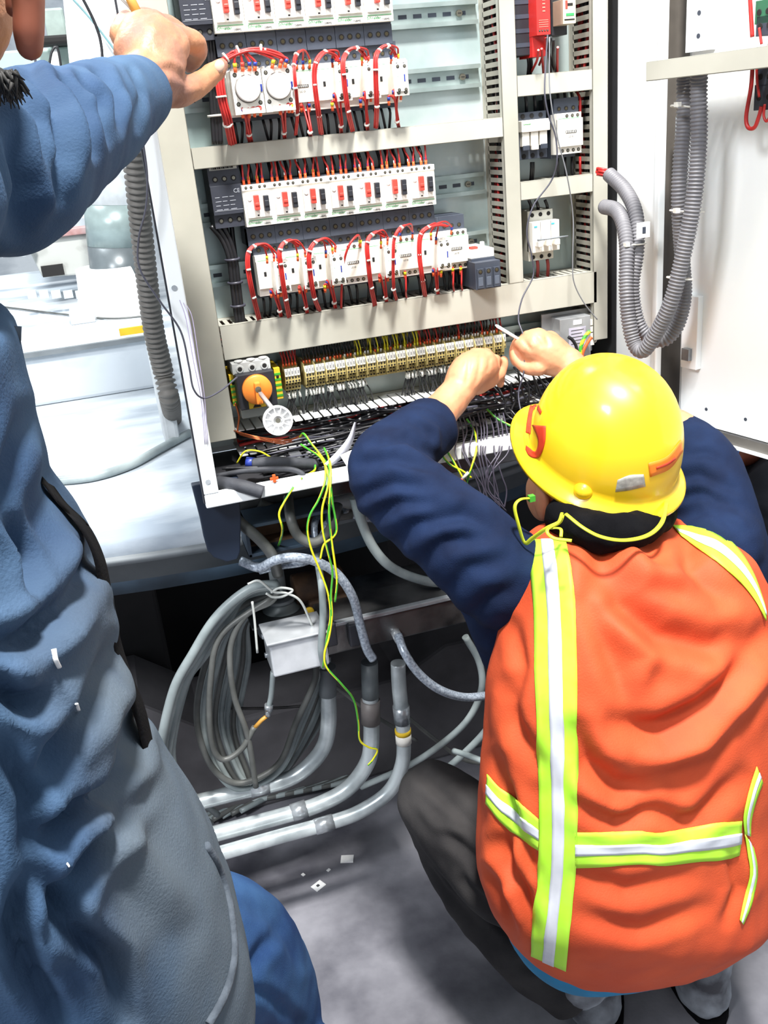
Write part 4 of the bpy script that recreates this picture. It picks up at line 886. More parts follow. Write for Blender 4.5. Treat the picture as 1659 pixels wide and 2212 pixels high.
# plastic film and paper
mb = MB(); q = [P(766, 912, 1.42), P(752, 945, 1.40), P(728, 975, 1.385), P(700, 1003, 1.37)]; q2 = [P(770, 912, 1.43), P(764, 950, 1.41), P(744, 985, 1.39), P(714, 1008, 1.372)]
A_, B_ = cr(q, 6), cr(q2, 6); mb.v = [v for p in zip(A_, B_) for v in p]
for i in range(len(A_)-1): mb.face((2*i, 2*i+1, 2*i+3, 2*i+2), 0, True)
o = mb.build('film_strip', [mat('film', (190, 192, 206), 0.25)]); s_ = o.modifiers.new('s', 'SOLIDIFY'); s_.thickness = .0006; tag(o, 'curled grey translucent plastic strip left of the blue elbow', 'film')
mb = MB(); q = [P(735, 985, 1.385), P(790, 960, 1.42), P(800, 1000, 1.385), P(752, 1012, 1.368)]; mb.v = q + [v + Vector((0, 0, .0015)) for v in q]
for f in ((0, 1, 2, 3), (4, 5, 6, 7), (0, 1, 5, 4), (1, 2, 6, 5), (2, 3, 7, 6), (3, 0, 4, 7)): mb.face(f)
tag(mb.build('paper_sheet', [papers]), 'white paper sheet lying beside the blue elbow', 'paper')
# ---- green-yellow earth wires hanging out of the cabinet
E_ = [
 ([(648, 944, 1.46), (656, 937, 1.44), (672, 958, 1.42), (690, 980, 1.40), (702, 1002, 1.375), (702, 1040, 1.345), (688, 1080, 1.34), (670, 1112, 1.34), (664, 1145, 1.34), (672, 1185, 1.34), (690, 1230, 1.34), (708, 1280, 1.34), (714, 1330, 1.34), (706, 1380, 1.34), (698, 1442, 1.34)], 'earth wire hanging leftmost in the bunch, bowed to the left'),
 ([(650, 960, 1.44), (668, 972, 1.42), (692, 988, 1.39), (705, 1012, 1.365), (714, 1050, 1.345), (719, 1090, 1.34), (727, 1140, 1.335), (720, 1160, 1.335), (700, 1176, 1.335), (692, 1208, 1.335)], 'earth wire hooking back to the left at mid height'),
 ([(700, 968, 1.42), (708, 985, 1.39), (714, 1010, 1.36), (713, 1060, 1.335), (711, 1110, 1.33), (716, 1165, 1.33), (723, 1215, 1.33), (728, 1255, 1.33), (724, 1300, 1.33)], 'earth wire ending beside the pipe, rightmost of the bunch'),
 ([(698, 990, 1.41), (712, 1012, 1.36), (707, 1055, 1.34), (696, 1100, 1.335), (697, 1145, 1.335), (708, 1192, 1.335), (718, 1235, 1.335), (715, 1285, 1.335), (717, 1330, 1.335), (711, 1375, 1.335), (701, 1412, 1.335), (706, 1442, 1.335), (738, 1478, 1.335), (764, 1512, 1.34), (774, 1560, 1.34), (777, 1598, 1.34), (796, 1614, 1.34), (815, 1620, 1.34), (806, 1640, 1.34), (795, 1653, 1.34)], 'longest earth wire, trailing down past the steel box with a hooked tip'),
 ([(634, 1052, 1.345), (612, 1088, 1.34), (603, 1112, 1.34), (610, 1142, 1.345), (606, 1166, 1.38), (601, 1180, 1.44)], 'short earth wire left of the bunch'),
 ([(681, 1005, 1.40), (679, 1016, 1.385), (664, 1026, 1.37), (650, 1034, 1.36)], 'small curl of earth wire beside the folded black sleeve'),
 ([(925, 950, 1.40), (950, 978, 1.37), (972, 1003, 1.345), (1000, 1018, 1.34), (1018, 1032, 1.34)], 'short earth wire crossing the frame right of the blue sleeve'),
 ([(945, 945, 1.40), (968, 978, 1.36), (990, 1015, 1.34), (1015, 1062, 1.34), (1034, 1098, 1.34), (1050, 1124, 1.34)], 'straight earth wire slanting down to the blue shoulder'),
 ([(1008, 905, 1.42), (1024, 930, 1.40), (1030, 965, 1.36), (1020, 1005, 1.34), (1008, 1045, 1.34), (1012, 1080, 1.34), (1016, 1090, 1.34)], 'curved earth wire among the black wire ends'),
 ([(1052, 884, 1.44), (1075, 905, 1.42), (1112, 924, 1.40)], 'earth wire on the cabinet floor left of the helmet')]
for i, (p, l) in enumerate(E_): cable('earth_wire', p, .0018, [yelloww, greenw], 'green and yellow ' + l, 'wire', n=10, k=7, twist=0.22 + 0.07*(i % 3))
for k in range(12):
    x0 = 985 + 9*k + rnd.uniform(-4, 4); x1 = 1010 + 9*k*rnd.uniform(.5, 1.0) + rnd.uniform(-10, 20)
    cable('loose_wire', [(x0, 895+rnd.uniform(-8, 8), 1.43), (x0+8, 930, 1.395), (x0+6+rnd.uniform(-8, 8), 975, 1.352), (x1-8, 1020+rnd.uniform(-10, 10), 1.34), (x1+rnd.uniform(-14, 10), 1060, 1.34), (x1+rnd.uniform(-5, 25), 1080+rnd.uniform(0, 35), 1.34)], .0013, mat('dull_wire', (78, 74, 88), 0.4), 'loose dark wire end hanging over the lower cabinet frame', 'wire', 'loose wire ends right of the blue sleeve', n=6)
for (a, b, l) in (((1012, 1020), (990, 1045), 'white sleeve with red tip on a loose wire end'),):
    mb = MB(); p, q = P(*a, 1.335), P(*b, 1.335); mb.cyl(p, p.lerp(q, .6), .0026, 10, 0); mb.cyl(p.lerp(q, .6), p.lerp(q, .85), .0026, 10, 1); mb.cyl(p.lerp(q, .85), q, .0008, 6, 2); tag(mb.build('marker_sleeve', [tagm, redp, screwm]), l, 'sleeve')
# ------------------------------------------------------------------ under the cabinet
def ucable(pts, r, m, lab, group=None, n=12): return cable('cable', pts, r, m, lab, 'cable', group, n=n)
ucable([(480, 1085, 1.44), (515, 1125, 1.42), (560, 1165, 1.41), (588, 1200, 1.41), (600, 1240, 1.44)], .0095, cabledk, 'dark cable slanting down beside the blue bracket')
ucable([(622, 1075, 1.45), (628, 1120, 1.40), (645, 1158, 1.40), (680, 1172, 1.40), (715, 1140, 1.42), (730, 1090, 1.45)], .0085, cabledk, 'dark cable making a U under the cabinet frame')
ucable([(560, 1085, 1.5), (600, 1100, 1.5), (680, 1120, 1.5), (760, 1110, 1.5)], .009, cabledk, 'dark cable lying behind the U shaped one')
ucable([(700, 1090, 1.48), (680, 1130, 1.44), (684, 1170, 1.42), (700, 1150, 1.42), (712, 1100, 1.48)], .006, braid, 'short braided cable loop behind the earth wires')
ucable([(520, 1212, 1.44), (560, 1226, 1.42), (590, 1212, 1.40), (630, 1204, 1.38), (680, 1212, 1.38), (728, 1240, 1.38), (762, 1290, 1.38), (778, 1350, 1.38), (792, 1400, 1.38), (806, 1424, 1.38)], .0080, braid, 'thick braided cable arching over to the steel box')
ucable([(560, 1232, 1.46), (600, 1222, 1.45), (650, 1215, 1.44), (690, 1200, 1.45)], .0075, braid, 'braided cable lying behind the arching one')
ucable([(684, 1200, 1.42), (694, 1260, 1.385), (698, 1330, 1.375), (694, 1400, 1.375), (700, 1440, 1.39)], .0062, cablem, 'pale cable dropping behind the earth wires to the steel box')
ucable([(765, 1075, 1.42), (780, 1125, 1.42), (808, 1185, 1.42), (850, 1228, 1.42), (920, 1255, 1.44), (1000, 1262, 1.5)], .0085, cablem, 'grey cable sweeping right under the blue sleeve')
ucable([(740, 1105, 1.5), (800, 1120, 1.5), (900, 1110, 1.5)], .007, braid, 'pale cable under the cabinet frame, left of the sleeve')
ucable([(860, 1372, 1.40), (874, 1410, 1.37), (905, 1455, 1.36), (950, 1490, 1.36), (1005, 1506, 1.38), (1070, 1500, 1.4)], .0078, braid, 'braided cable curving right from the dark steel tray')
ucable([(1005, 1375, 1.5), (1035, 1430, 1.5), (1040, 1490, 1.5), (1010, 1555, 1.52), (950, 1610, 1.56), (880, 1655, 1.6), (780, 1700, 1.65)], .0070, cablem, 'grey cable bending down from the tray to the floor')
ucable([(1075, 1545, 1.5), (1040, 1590, 1.5), (1000, 1630, 1.52), (960, 1665, 1.55)], .0075, cablem, 'grey cable end left of the orange vest')
ucable([(980, 1622, 1.5), (1020, 1635, 1.45), (1080, 1660, 1.4)], .006, cablem, 'pale cable crossing behind the knee')
ucable([(870, 1540, 1.7), (930, 1590, 1.7), (1000, 1640, 1.7), (1060, 1650, 1.7)], .005, cabledk, 'thin dark cable on the ground behind the conduits')
ucable([(720, 1480, 1.75), (800, 1540, 1.72), (900, 1600, 1.7)], .004, cabledk, 'thin dark cable crossing behind the middle conduit')
# steel wireway and junction box
a = P(588, 1392, 1.405); z1 = a.z; z0 = P(605, 1462, 1.405).z; xa = a.x - .002; xb = P(703, 1400, 1.42).x; xc = P(1015, 1380, 1.42).x
t = thing('junction_box', 'bright aluminium box on the left end of the dark steel tray', 'box', (xa, 1.45, z0))
mb = MB(); mb.box(xa-.004, xb+.002, 1.405, 1.475, z0, z1); mb.build('body', [alum], t, bevel=.004)
mb = MB(); mb.box(xa-.008, xb+.004, 1.400, 1.480, z1, z1+.004); mb.build('lid', [alum], t, bevel=.0015)
for z in (z0+.016, z1-.012): 
    mb = MB(); mb.cyl((xa-.008, 1.46, z), (xa, 1.46, z), .005, 8); mb.build('bolt', [steel], t)
t = thing('wireway', 'long dark steel tray with a polished top edge under the cabinet', 'tray', (xb, 1.45, z0+.01))
mb = MB(); mb.box(xb+.002, xc, 1.425, 1.52, z0+.006, z1+.002); mb.build('body', [steeld], t, bevel=.004)
mb = MB(); mb.box(xb+.002, xc+.002, 1.42, 1.432, z1-.004, z1+.004); mb.build('edge_rail', [steel], t, bevel=.002)
mb = MB(); mb.box(xa-.02, xc+.05, 1.485, 1.60, z1-.010, z1-.006); mb.build('cover', [steeld], t, bevel=.001)
mb = MB(); g = P(858, 1372, 1.415); mb.cyl((g.x, 1.428, g.z), (g.x, 1.408, g.z-.004), .0095, 6); mb.cyl((g.x, 1.41, g.z-.003), (g.x, 1.402, g.z-.006), .008, 16); mb.build('cable_gland', [steel], t)
for px in (720, 770):
    mb = MB(); g = P(px, 1385, 1.41); mb.box(g.x-.012, g.x+.008, 1.408, 1.424, g.z-.01, g.z+.035); mb.build('clamp', [blackp], t, bevel=.003)
for x in (xb+.05, xc-.02):
    mb = MB(); mb.box(x, x+.02, 1.52, 1.70, z0+.02, z0+.04); mb.box(x, x+.02, 1.68, 1.70, z0+.04, .775); mb.build('hanger', [darkm], t)
# pipe entering the bell shaped fitting
b0 = P(608, 1312, 1.54); t = thing('flange_fitting', 'grey bell shaped pipe fitting behind the aluminium box', 'fitting', b0[:])
mb = MB(); mb.lathe([(.052, -.03), (.050, -.012), (.035, .0), (.028, .008), (.025, .016)], b0, n=32); mb.build('bell', [conduitg], t)
mb = MB(); mb.lathe([(.026, .014), (.029, .018), (.026, .022)], b0, n=32); mb.build('ring', [rimm], t)
mb = MB(); mb.cyl(b0+Vector((0, 0, .02)), b0+Vector((.0, 0, .10)), .014, 20); mb.build('riser', [conduitg], t)
mb = MB(); mb.lathe([(.05, -.045), (.05, -.028), (.03, -.028)], b0, n=32); mb.build('foot_ring', [rimm], t)
c0 = P(705, 1300, 1.5); t = thing('motor', 'grimy brown gear motor with a yellow ring behind the earth wires', 'motor', (c0.x, 1.55, c0.z-.05))
mb = MB(); mb.cyl((c0.x-.05, 1.55, c0.z+.012), (c0.x+.045, 1.55, c0.z+.012), .03, 24); mb.box(c0.x-.03, c0.x+.05, 1.51, 1.6, c0.z-.045, c0.z+.0); mb.build('body', [rustm], t, bevel=.004)
mb = MB(); g = P(668, 1320, 1.49); mb.lathe([(.004, 0), (.0085, 0), (.0085, .004), (.004, .004)], g, axis=Vector((0, -1, .1)), n=20); mb.build('yellow_ring', [yellowp], t)
mb = MB(); mb.box(c0.x-.02, c0.x+.03, 1.53, 1.58, z1+.007, c0.z-.044); mb.build('stand', [darkg], t)
# cable coil hung with cord
random.seed(21)
tc_ = thing('cable_coil', 'big hanging coil of grey cable tied with white cord', 'cable coil', P(520, 1740, 1.52)[:])
tie = (598, 1272)
L_ = [ # (left x, left y), (bottom x, y), (right x, y), end
 ((372, 1500), (345, 1650), (430, 1790)), ((382, 1490), (352, 1640), (445, 1800)), ((392, 1500), (362, 1650), (455, 1780)), ((402, 1480), (372, 1630), (470, 1760)),
]
for i, (a_, b_, c_) in enumerate(L_):
    mb = MB(); Y = 1.46+.018*i; mb.tube(cr([P(600+3*i, 1262+3*i, Y), P(540-4*i, 1272+6*i, Y), P(470+6*i, 1330+8*i, Y), P(418+7*i, 1410+4*i, Y), P(*a_, Y), P(*b_, Y), P((b_[0]+c_[0])/2-12, (b_[1]+c_[1])/2+12, Y+.05), P(*c_, Y+.1)], 8), .0085 - .0006*i, 12); mb.build('cable_turn', [cablem], tc_)
for i in range(8):
    Y = 1.53 + .012*i; sx = i*13; dy = random.uniform(-12, 12); sw = 24
    mb = MB(); mb.tube(cr([P(600, 1275+2*i, Y), P(500+sx*.4, 1310+sw+dy, Y), P(445+sx, 1430, Y), P(425+sx, 1560+dy, Y), P(455+sx, 1660+dy, Y), P(515+sx*.5, 1700+dy, Y), P(600+sx*.2, 1660+dy, Y), P(660+sx*.1+6*i-20, 1560, Y), P(690+4*i-10, 1470, Y), P(690+4*i-10, 1420, Y+.02)], 8), .0062, 10); mb.build('cable_turn', [cablem if i % 3 else cabledk], tc_)
for pts in ([(600, 1275), (585, 1300), (530, 1330), (498, 1400), (505, 1500), (535, 1590), (553, 1700)], [(590, 1290), (480, 1370), (455, 1470), (455, 1590), (478, 1640), (520, 1620), (550, 1570)]):
    mb = MB(); mb.tube(cr([P(x, y, 1.47) for x, y in pts], 8), .0055, 10); mb.build('cable_turn', [cabledk], tc_)
for pts in ([(535, 1262), (560, 1255), (590, 1278), (620, 1282), (650, 1300), (675, 1352)], [(575, 1282), (590, 1290), (612, 1288), (632, 1275), (605, 1270), (585, 1280)], [(545, 1300), (550, 1340), (556, 1410)]):
    mb = MB(); mb.tube(cr([P(x, y, 1.43) for x, y in pts], 7), .0022, 7); mb.build('cord', [mat('cord_white', (196, 200, 196), 0.6)], tc_)
t = thing('connector', 'small chrome cable connector hanging inside the cable coil', 'connector', P(580, 1560, 1.47)[:])
mb = MB(); mb.tube(cr([P(590, 1450, 1.47), P(586, 1500, 1.47), P(581, 1525, 1.47)], 4), .005, 10); mb.build('lead', [cablem], t)
mb = MB(); mb.cyl(P(581, 1522, 1.47), P(580, 1534, 1.47), .008, 16); mb.cyl(P(580, 1534, 1.47), P(578, 1546, 1.47), .0055, 16); mb.build('socket', [steel], t)
mb = MB(); mb.tube([P(578, 1546, 1.47), P(565, 1556, 1.47), P(550, 1572, 1.47)], .004, 8); mb.build('plug', [goldm], t)
cable('rod', [(430, 1530, 1.6), (580, 1530, 1.6), (690, 1522, 1.6)], .003, darkg, 'thin dark rod behind the connector in the cable coil', 'rod')
for k in range(9):
    x0 = 400+20*k; cable('floor_cable', [PZ(x0-40, 1800-6*k, .02+.004*(k % 3)), PZ(x0+60, 1745-5*k, .02), PZ(x0+170, 1725-4*k, .025), PZ(x0+260, 1700-6*k, .02), PZ(x0+330, 1660-3*k, .02)], .0065, [cablem, cabledk][k % 2], 'grey cable lying loose on the floor under the conduits', 'cable', 'loose cables on the floor', n=10)
# conduits
def conduit(xv, ytop, Yv, bend, lab, coupl, r=.0160, top_m=conduitg):
    t = thing('conduit', lab, 'conduit', bend[-1][:], 'curved steel conduits')
    v0 = P(xv[0], ytop, Yv)
    mb = MB(); mb.tube(cr([v0] + bend, 9), r, 18); mb.build('tube', [conduitm], t)
    for (a, b, rr, mm, nm) in coupl:
        mb = MB(); mb.cyl(a, b, rr, 20); mb.build(nm, [mm], t)
    return t
def cz(px, py, Y): return P(px, py, Y)
conduit((706,), 1466, 1.55, [cz(708, 1480, 1.55), cz(710, 1560, 1.55), cz(698, 1615, 1.55), cz(660, 1660, 1.55), cz(610, 1688, 1.55), cz(520, 1710, 1.55), cz(380, 1745, 1.55), cz(180, 1795, 1.55)], 'highest of three steel conduits bending to the left above the floor',
        [(cz(706, 1440, 1.55), cz(708, 1500, 1.55), .0175, rimm, 'collar'), (cz(540, 1705, 1.55), cz(580, 1695, 1.55), .0180, steel, 'coupling')])
conduit((798,), 1438, 1.50, [cz(800, 1500, 1.50), cz(802, 1600, 1.50), cz(792, 1650, 1.50), cz(755, 1700, 1.50), cz(700, 1733, 1.50), cz(620, 1760, 1.50), cz(440, 1808, 1.50), cz(240, 1862, 1.50)], 'middle one of three steel conduits, with a brown collar',
        [(cz(800, 1512, 1.50), cz(801, 1560, 1.50), .0190, mat('collar_brown', (112, 106, 104), 0.5), 'collar'), (cz(798, 1430, 1.50), cz(800, 1505, 1.50), .0165, conduitg, 'upper_sleeve'), (cz(630, 1757, 1.50), cz(662, 1746, 1.50), .0178, steel, 'coupling')])
conduit((860,), 1432, 1.46, [cz(862, 1480, 1.46), cz(872, 1600, 1.46), cz(866, 1660, 1.46), cz(838, 1712, 1.46), cz(780, 1752, 1.46), cz(720, 1775, 1.46), cz(600, 1808, 1.46), cz(460, 1848, 1.46), cz(280, 1900, 1.46)], 'lowest of three steel conduits, with a yellow tape ring',
        [(cz(870, 1575, 1.46), cz(871, 1584, 1.46), .0158, yellowp, 'tape_ring'), (cz(871, 1584, 1.46), cz(872, 1604, 1.46), .0156, whitep, 'white_ring'), (cz(866, 1525, 1.46), cz(869, 1560, 1.46), .0162, steel, 'coupling'), (cz(680, 1787, 1.46), cz(720, 1775, 1.46), .0158, steel, 'coupling')], r=.0142)
for px, py, s_ in ((750, 1856, .014), (688, 1914, .013), (710, 1880, .004), (655, 1890, .004)):
    c = PZ(px, py, .001); mb = MB(); T = Matrix.Translation(c) @ Matrix.Rotation(.5+px, 4, 'Z'); mb.box(-s_, s_, -s_*.8, s_*.8, 0, .0015, 0, T)
    if px == 688: mb.box(-s_*.2, s_*.3, -s_*.3, s_*.2, .0015, .0017, 1, T)
    tag(mb.build('paper_scrap', [papers, inkm]), {750: 'white paper scrap on the floor below the conduits', 688: 'white paper scrap with a dark mark, nearer the thigh', 710: 'tiny pale crumb on the floor between the two paper scraps', 655: 'tiny pale crumb on the floor left of the paper scraps'}[px], 'paper')
# ------------------------------------------------------------------ cabinet door and hoses
H0 = Vector((0.905, 1.355, 0)); dd = Vector((0.23, -0.973, 0)).normalized(); nn = Vector((-dd.y*-1, dd.x*-1, 0))
nn = Vector((-0.973, -0.23, 0)).normalized()           # inner face looks left
Td = Matrix(((dd.x, nn.x, 0, H0.x), (dd.y, nn.y, 0, H0.y), (0, 0, 1, 0), (0, 0, 0, 1)))    # local x along the door, y out of its inner face
zd = 0.985
mb = MB(); mb.box(0.0, 0.75, -.004, 0, zd, 2.4, 0, Td); door = mb.build('door', [white], cab); door['label'] = 'open white door standing on the right'
mb = MB(); mb.box(0.0, 0.75, -.028, -.024, zd-.002, 2.4, 0, Td); mb.box(0, .75, -.028, .0, zd-.004, zd-.001, 0, Td); mb.box(0.0, .004, -.028, 0, zd, 2.4, 0, Td); mb.build('outer_skin', [white], door)
mb = MB(); mb.box(0.012, 0.75, 0, .020, zd-.002, zd+.001, 1, Td); mb.box(0.012, 0.75, .017, .020, zd-.018, zd+.001, 0, Td); mb.box(0.012, 0.75, .018, .026, zd-.022, zd-.018, 1, Td); mb.build('bottom_flange', [mat('flange_grey', (112, 108, 102), 0.5), white], door)
mb = MB(); mb.box(0.004, .048, 0, .014, 1.55, 2.39, 0, Td)
for k in range(9): mb.cyl(Td @ Vector((.028, .014, 1.57+.03*k)), Td @ Vector((.028, .0146, 1.57+.03*k)), .0035, 10, 1)
mb.build('hole_strip', [white, slate], door)
mb = MB()
for k in range(7): mb.cyl(Td @ Vector((.06+.08*k, .0, zd+.022)), Td @ Vector((.06+.08*k, .0006, zd+.022)), .003, 8)
mb.build('drain_hole', [slate], door)
mb = MB(); q = P(1455, 300, 1.34); mb.cyl((H0.x-.018, 1.352, q.z-.03), (H0.x-.018, 1.352, q.z+.03), .005, 12); mb.build('hinge', [steel], door)
mb = MB(); q = P(1480, 770, 1.33); mb.box(.012, .045, 0, .012, q.z-.02, q.z+.10, 0, Td); mb.box(.02, .036, .012, .02, q.z-.005, q.z+.015, 1, Td); mb.build('latch', [white, steel], door, bevel=.001)
# duct on the door
t = thing('cable_duct', 'grey cable duct crossing the open door above the hoses', 'cable duct', P(1395, 175, 1.27)[:])
q = P(1395, 155, 1.275); loc = Td.inverted() @ Vector((q.x, q.y, q.z)); xs, ysd = loc.x, loc.y
zt0 = P(1395, 176, 1.275).z; zt1 = P(1395, 134, 1.275).z
mb = MB(); mb.box(xs, .75, ysd-.003, ysd, zt0, zt1, 0, Td); mb.box(xs, .75, ysd-.014, ysd, zt0, zt0+.002, 0, Td); mb.box(xs, .75, ysd-.014, ysd, zt1-.002, zt1, 0, Td); mb.build('cover', [ductm], t, bevel=.001)
mb = MB(); n = 44
for k in range(n):
    x = xs + (.75-xs)*k/n
    for z in (zt0+.003, zt1-.004): mb.box(x, x+.008, .02, ysd-.003, z, z+.0015, 0, Td)
mb.box(xs, .75, .018, .021, zt0+.002, zt1-.002, 0, Td)
for x in (xs+.1, .6): mb.box(x, x+.02, 0, .02, zt0+.004, zt1-.004, 0, Td)
mb.build('slotted_side', [ductd], t)
# push button backs on the door
def dpt(px, py, y):   # point on the plane at distance y from the door face
    d = ray(px, py); o = Td.inverted() @ CAM; v = Td.to_3x3().inverted() @ d; s_ = (y - o.y)/v.y; return CAM + d*s_
def dev(px, py, nm, lab, mats, w_=.02, h=.016):
    c = dpt(px, py, .05); l = Td.inverted() @ c; t = thing(nm, lab, 'switch', (Td @ Vector((l.x, 0, l.z-h)))[:], 'switch backs on the door')
    mb = MB(); mb.box(l.x-w_, l.x+w_, .0, .05, l.z-h, l.z+h, 0, Td)
    for a in (-.5, .5): mb.cyl(Td @ Vector((l.x+a*w_, .05, l.z)), Td @ Vector((l.x+a*w_, .051, l.z)), .004, 10, 1)
    mb.build('body', mats, t, bevel=.001); return t
dev(1650, 25, 'switch_back', 'dark switch back with green body above the door duct', [mat('sw_green', (50, 110, 80), 0.5), slotd], .014, .014)
dev(1652, 55, 'switch_back', 'dark switch back just above the door duct', [slate, slotd], .014, .012)
dev(1652, 165, 'switch_back', 'dark switch back just below the door duct', [slate, slotd], .014, .012)
dev(1650, 210, 'switch_back', 'lowest dark switch back on the door', [slate, slotd], .016, .016)
for i, pts in enumerate([[(1620, -10), (1622, 30), (1625, 80)], [(1626, 140), (1622, 190), (1612, 250), (1616, 275), (1630, 275), (1640, 250), (1645, 230)], [(1640, 60), (1642, 75), (1645, 95)], [(1634, 140), (1636, 180), (1640, 210)], [(1652, 225), (1650, 250), (1656, 262), (1664, 250)]]):
    wire([dpt(x, y, .055) for x, y in pts], .0028 if i < 2 else .0018, redw, 'red wire hanging at the switch backs on the door', 'red wires on the door')
# grey ribbed hoses
tA = thing('ribbed_hose', 'front grey ribbed hose making a J from door to cabinet', 'hose', P(1390, 758, 1.27)[:])
A_ = [(1510, 152, 1.215), (1509, 200, 1.22), (1509, 310, 1.22), (1497, 443, 1.22), (1470, 576, 1.23), (1448, 656, 1.24), (1418, 718, 1.26), (1390, 757, 1.28), (1370, 742, 1.30), (1358, 691, 1.31), (1353, 620, 1.32), (1354, 532, 1.34), (1345, 478, 1.37), (1329, 453, 1.41), (1306, 447, 1.45)]
B_ = [(1480, 155, 1.255), (1479, 190, 1.26), (1477, 270, 1.26), (1470, 354, 1.26), (1467, 443, 1.26), (1474, 560, 1.27), (1478, 640, 1.275), (1462, 705, 1.285), (1432, 735, 1.295), (1398, 725, 1.31), (1376, 690, 1.32), (1366, 620, 1.33), (1376, 540, 1.34), (1374, 465, 1.36), (1351, 412, 1.40), (1316, 377, 1.45)]
o = corrugated(cr([P(*p) for p in A_], 10), .0112, .0052, 'tube', [hosem], tA, amp=.16)
tB = thing('ribbed_hose', 'rear grey ribbed hose, its red wires showing at the upper end', 'hose', P(1398, 740, 1.31)[:])
corrugated(cr([P(*p) for p in B_], 10), .0108, .0052, 'tube', [hosem], tB, amp=.16)
mb = MB()
for k in range(7):
    a = P(1312, 374, 1.452) + Vector((0, .004*math.cos(k), .005*math.sin(k))); mb.cyl(a, a+Vector((-.012, .012, .004)), .0022, 8)
mb.build('red_wires', [redw], tB)
def tie(a, b, Y, lab, rr=.0225, t=None):
    a, b = P(*a, Y), P(*b, Y); c = (a+b)/2; d = (b-a); w_ = d.length/2; u = d.normalized(); up = Vector((u.z, 0, -u.x)).normalized(); fw = u.cross(up)
    n = 28; pts = [c + u*(w_*math.cos(2*math.pi*j/n)) + fw*(.0165*math.sin(2*math.pi*j/n)) for j in range(n+1)]
    mb = MB(); mb.tube(pts, .0014, 6); mb.box(a.x-.004, a.x+.003, a.y-.018, a.y-.01, a.z-.002, a.z+.004); tag(mb.build('cable_tie', tiem), lab, 'cable tie', 'cable ties on the ribbed hoses')
tie((1452, 228), (1528, 240), 1.245, 'white cable tie high on the two hoses, below the door duct')
tie((1450, 455), (1518, 457), 1.245, 'white cable tie halfway up the two hoses')
tie((1444, 600), (1492, 602), 1.255, 'white cable tie where the two hoses bend inwards')
tie((1344, 528), (1392, 524), 1.345, 'white cable tie on the left limbs of the two hoses')
mb = MB(); c = P(1389, 497, 1.32); mb.box(c.x-.0105, c.x+.0105, 1.317, 1.322, c.z-.0115, c.z+.0115); mb.box(c.x-.003, c.x+.003, 1.3165, 1.3175, c.z-.005, c.z+.005, 1)
tag(mb.build('tie_mount', [papers, slate], bevel=.001), 'small white square tie mount with a dark mark on the hose', 'mount')
# ------------------------------------------------------------------ people
def ring(cx_pair, y, Yc, b, n=28, ex=2.4, tilt=0.0, fwd=0.0, skew=0):
    """cross-section: left and right outline pixels at depth Yc, half depth b (metres)"""
    xl, xr = cx_pair; pl, pr = P(xl, y - skew, Yc), P(xr, y + skew, Yc); c = (pl+pr)/2; h = (pr-pl)/2; dv = Vector((0, math.cos(tilt), math.sin(tilt)))*b
    out = []
    for j in range(n):
        a = 2*math.pi*j/n; ca, sa = math.cos(a), math.sin(a)
        out.append(c + h*(math.copysign(abs(ca)**(2/ex), ca)) + dv*(math.copysign(abs(sa)**(2/ex), sa)))
    return out
def loftrings(mb, rs, k=4):
    """smooth interpolation between rings"""
    n = len(rs[0]); cols = [cr([r[j][:] for r in rs], k) for j in range(n)]
    mb.rings([[cols[j][i] for j in range(n)] for i in range(len(cols[0]))]); return mb
def finger(mb, pts):
    mb.limb(pts, n=10, k=4)
# ================= squatting worker in the orange vest
A = thing('person', 'person squatting in orange safety vest and yellow helmet, both hands at the terminal strip', 'person', (0.58, 1.0, 0.0))
arms = {
 'L': [N(1150, 1290, 1.06, 100), N(1060, 1225, 1.08, 112), N(960, 1135, 1.12, 105), N(880, 1065, 1.17, 97), N(843, 1025, 1.205, 92), N(855, 985, 1.25, 84), N(900, 945, 1.29, 72), N(925, 925, 1.31, 66)],
 'Rr': [N(1560, 1300, 1.05, 95), N(1560, 1200, 1.08, 100), N(1535, 1090, 1.12, 92), N(1510, 1000, 1.17, 80), N(1485, 960, 1.22, 62), N(1430, 930, 1.27, 52), N(1390, 905, 1.30, 48)]}
# body: torso core, legs, neck, head, bare forearms, hands, one surface
mb = MB()
loftrings(mb, [ring((1200, 1420), 1190, 1.06, .05), ring((1160, 1560), 1240, 1.05, .08), ring((1130, 1620), 1400, 1.0, .09), ring((1110, 1610), 1650, .985, .10), ring((1110, 1590), 1850, .965, .11), ring((1180, 1540), 2020, .98, .09)])
mb.limb([N(1320, 1200, 1.08, 62), N(1310, 1130, 1.10, 62)])                                   # neck
mb.ell(P(1295, 1020, 1.115), (.075, .09, .105)); mb.ell(P(1280, 1060, 1.15), (.055, .06, .06))          # head
e = P(1170, 1085, 1.13); mb.ell(e, (.009, .018, .028)); e = P(1168, 1070, 1.17); mb.ell(e, (.02, .03, .04))
mb.ell(P(1240, 1070, 1.225), (.012, .02, .018))                                               # nose, seen by nobody from here
mb.limb([N(1100, 1230, 1.09, 70), N(880, 1060, 1.17, 62), N(850, 1010, 1.22, 60), N(905, 935, 1.30, 50), N(955, 885, 1.345, 40), N(985, 850, 1.37, 37)])
mb.limb([N(1560, 1200, 1.09, 70), N(1510, 1000, 1.18, 58), N(1478, 945, 1.225, 50), N(1400, 905, 1.29, 44), N(1310, 865, 1.34, 42), N(1255, 815, 1.37, 37), N(1225, 785, 1.385, 36)])
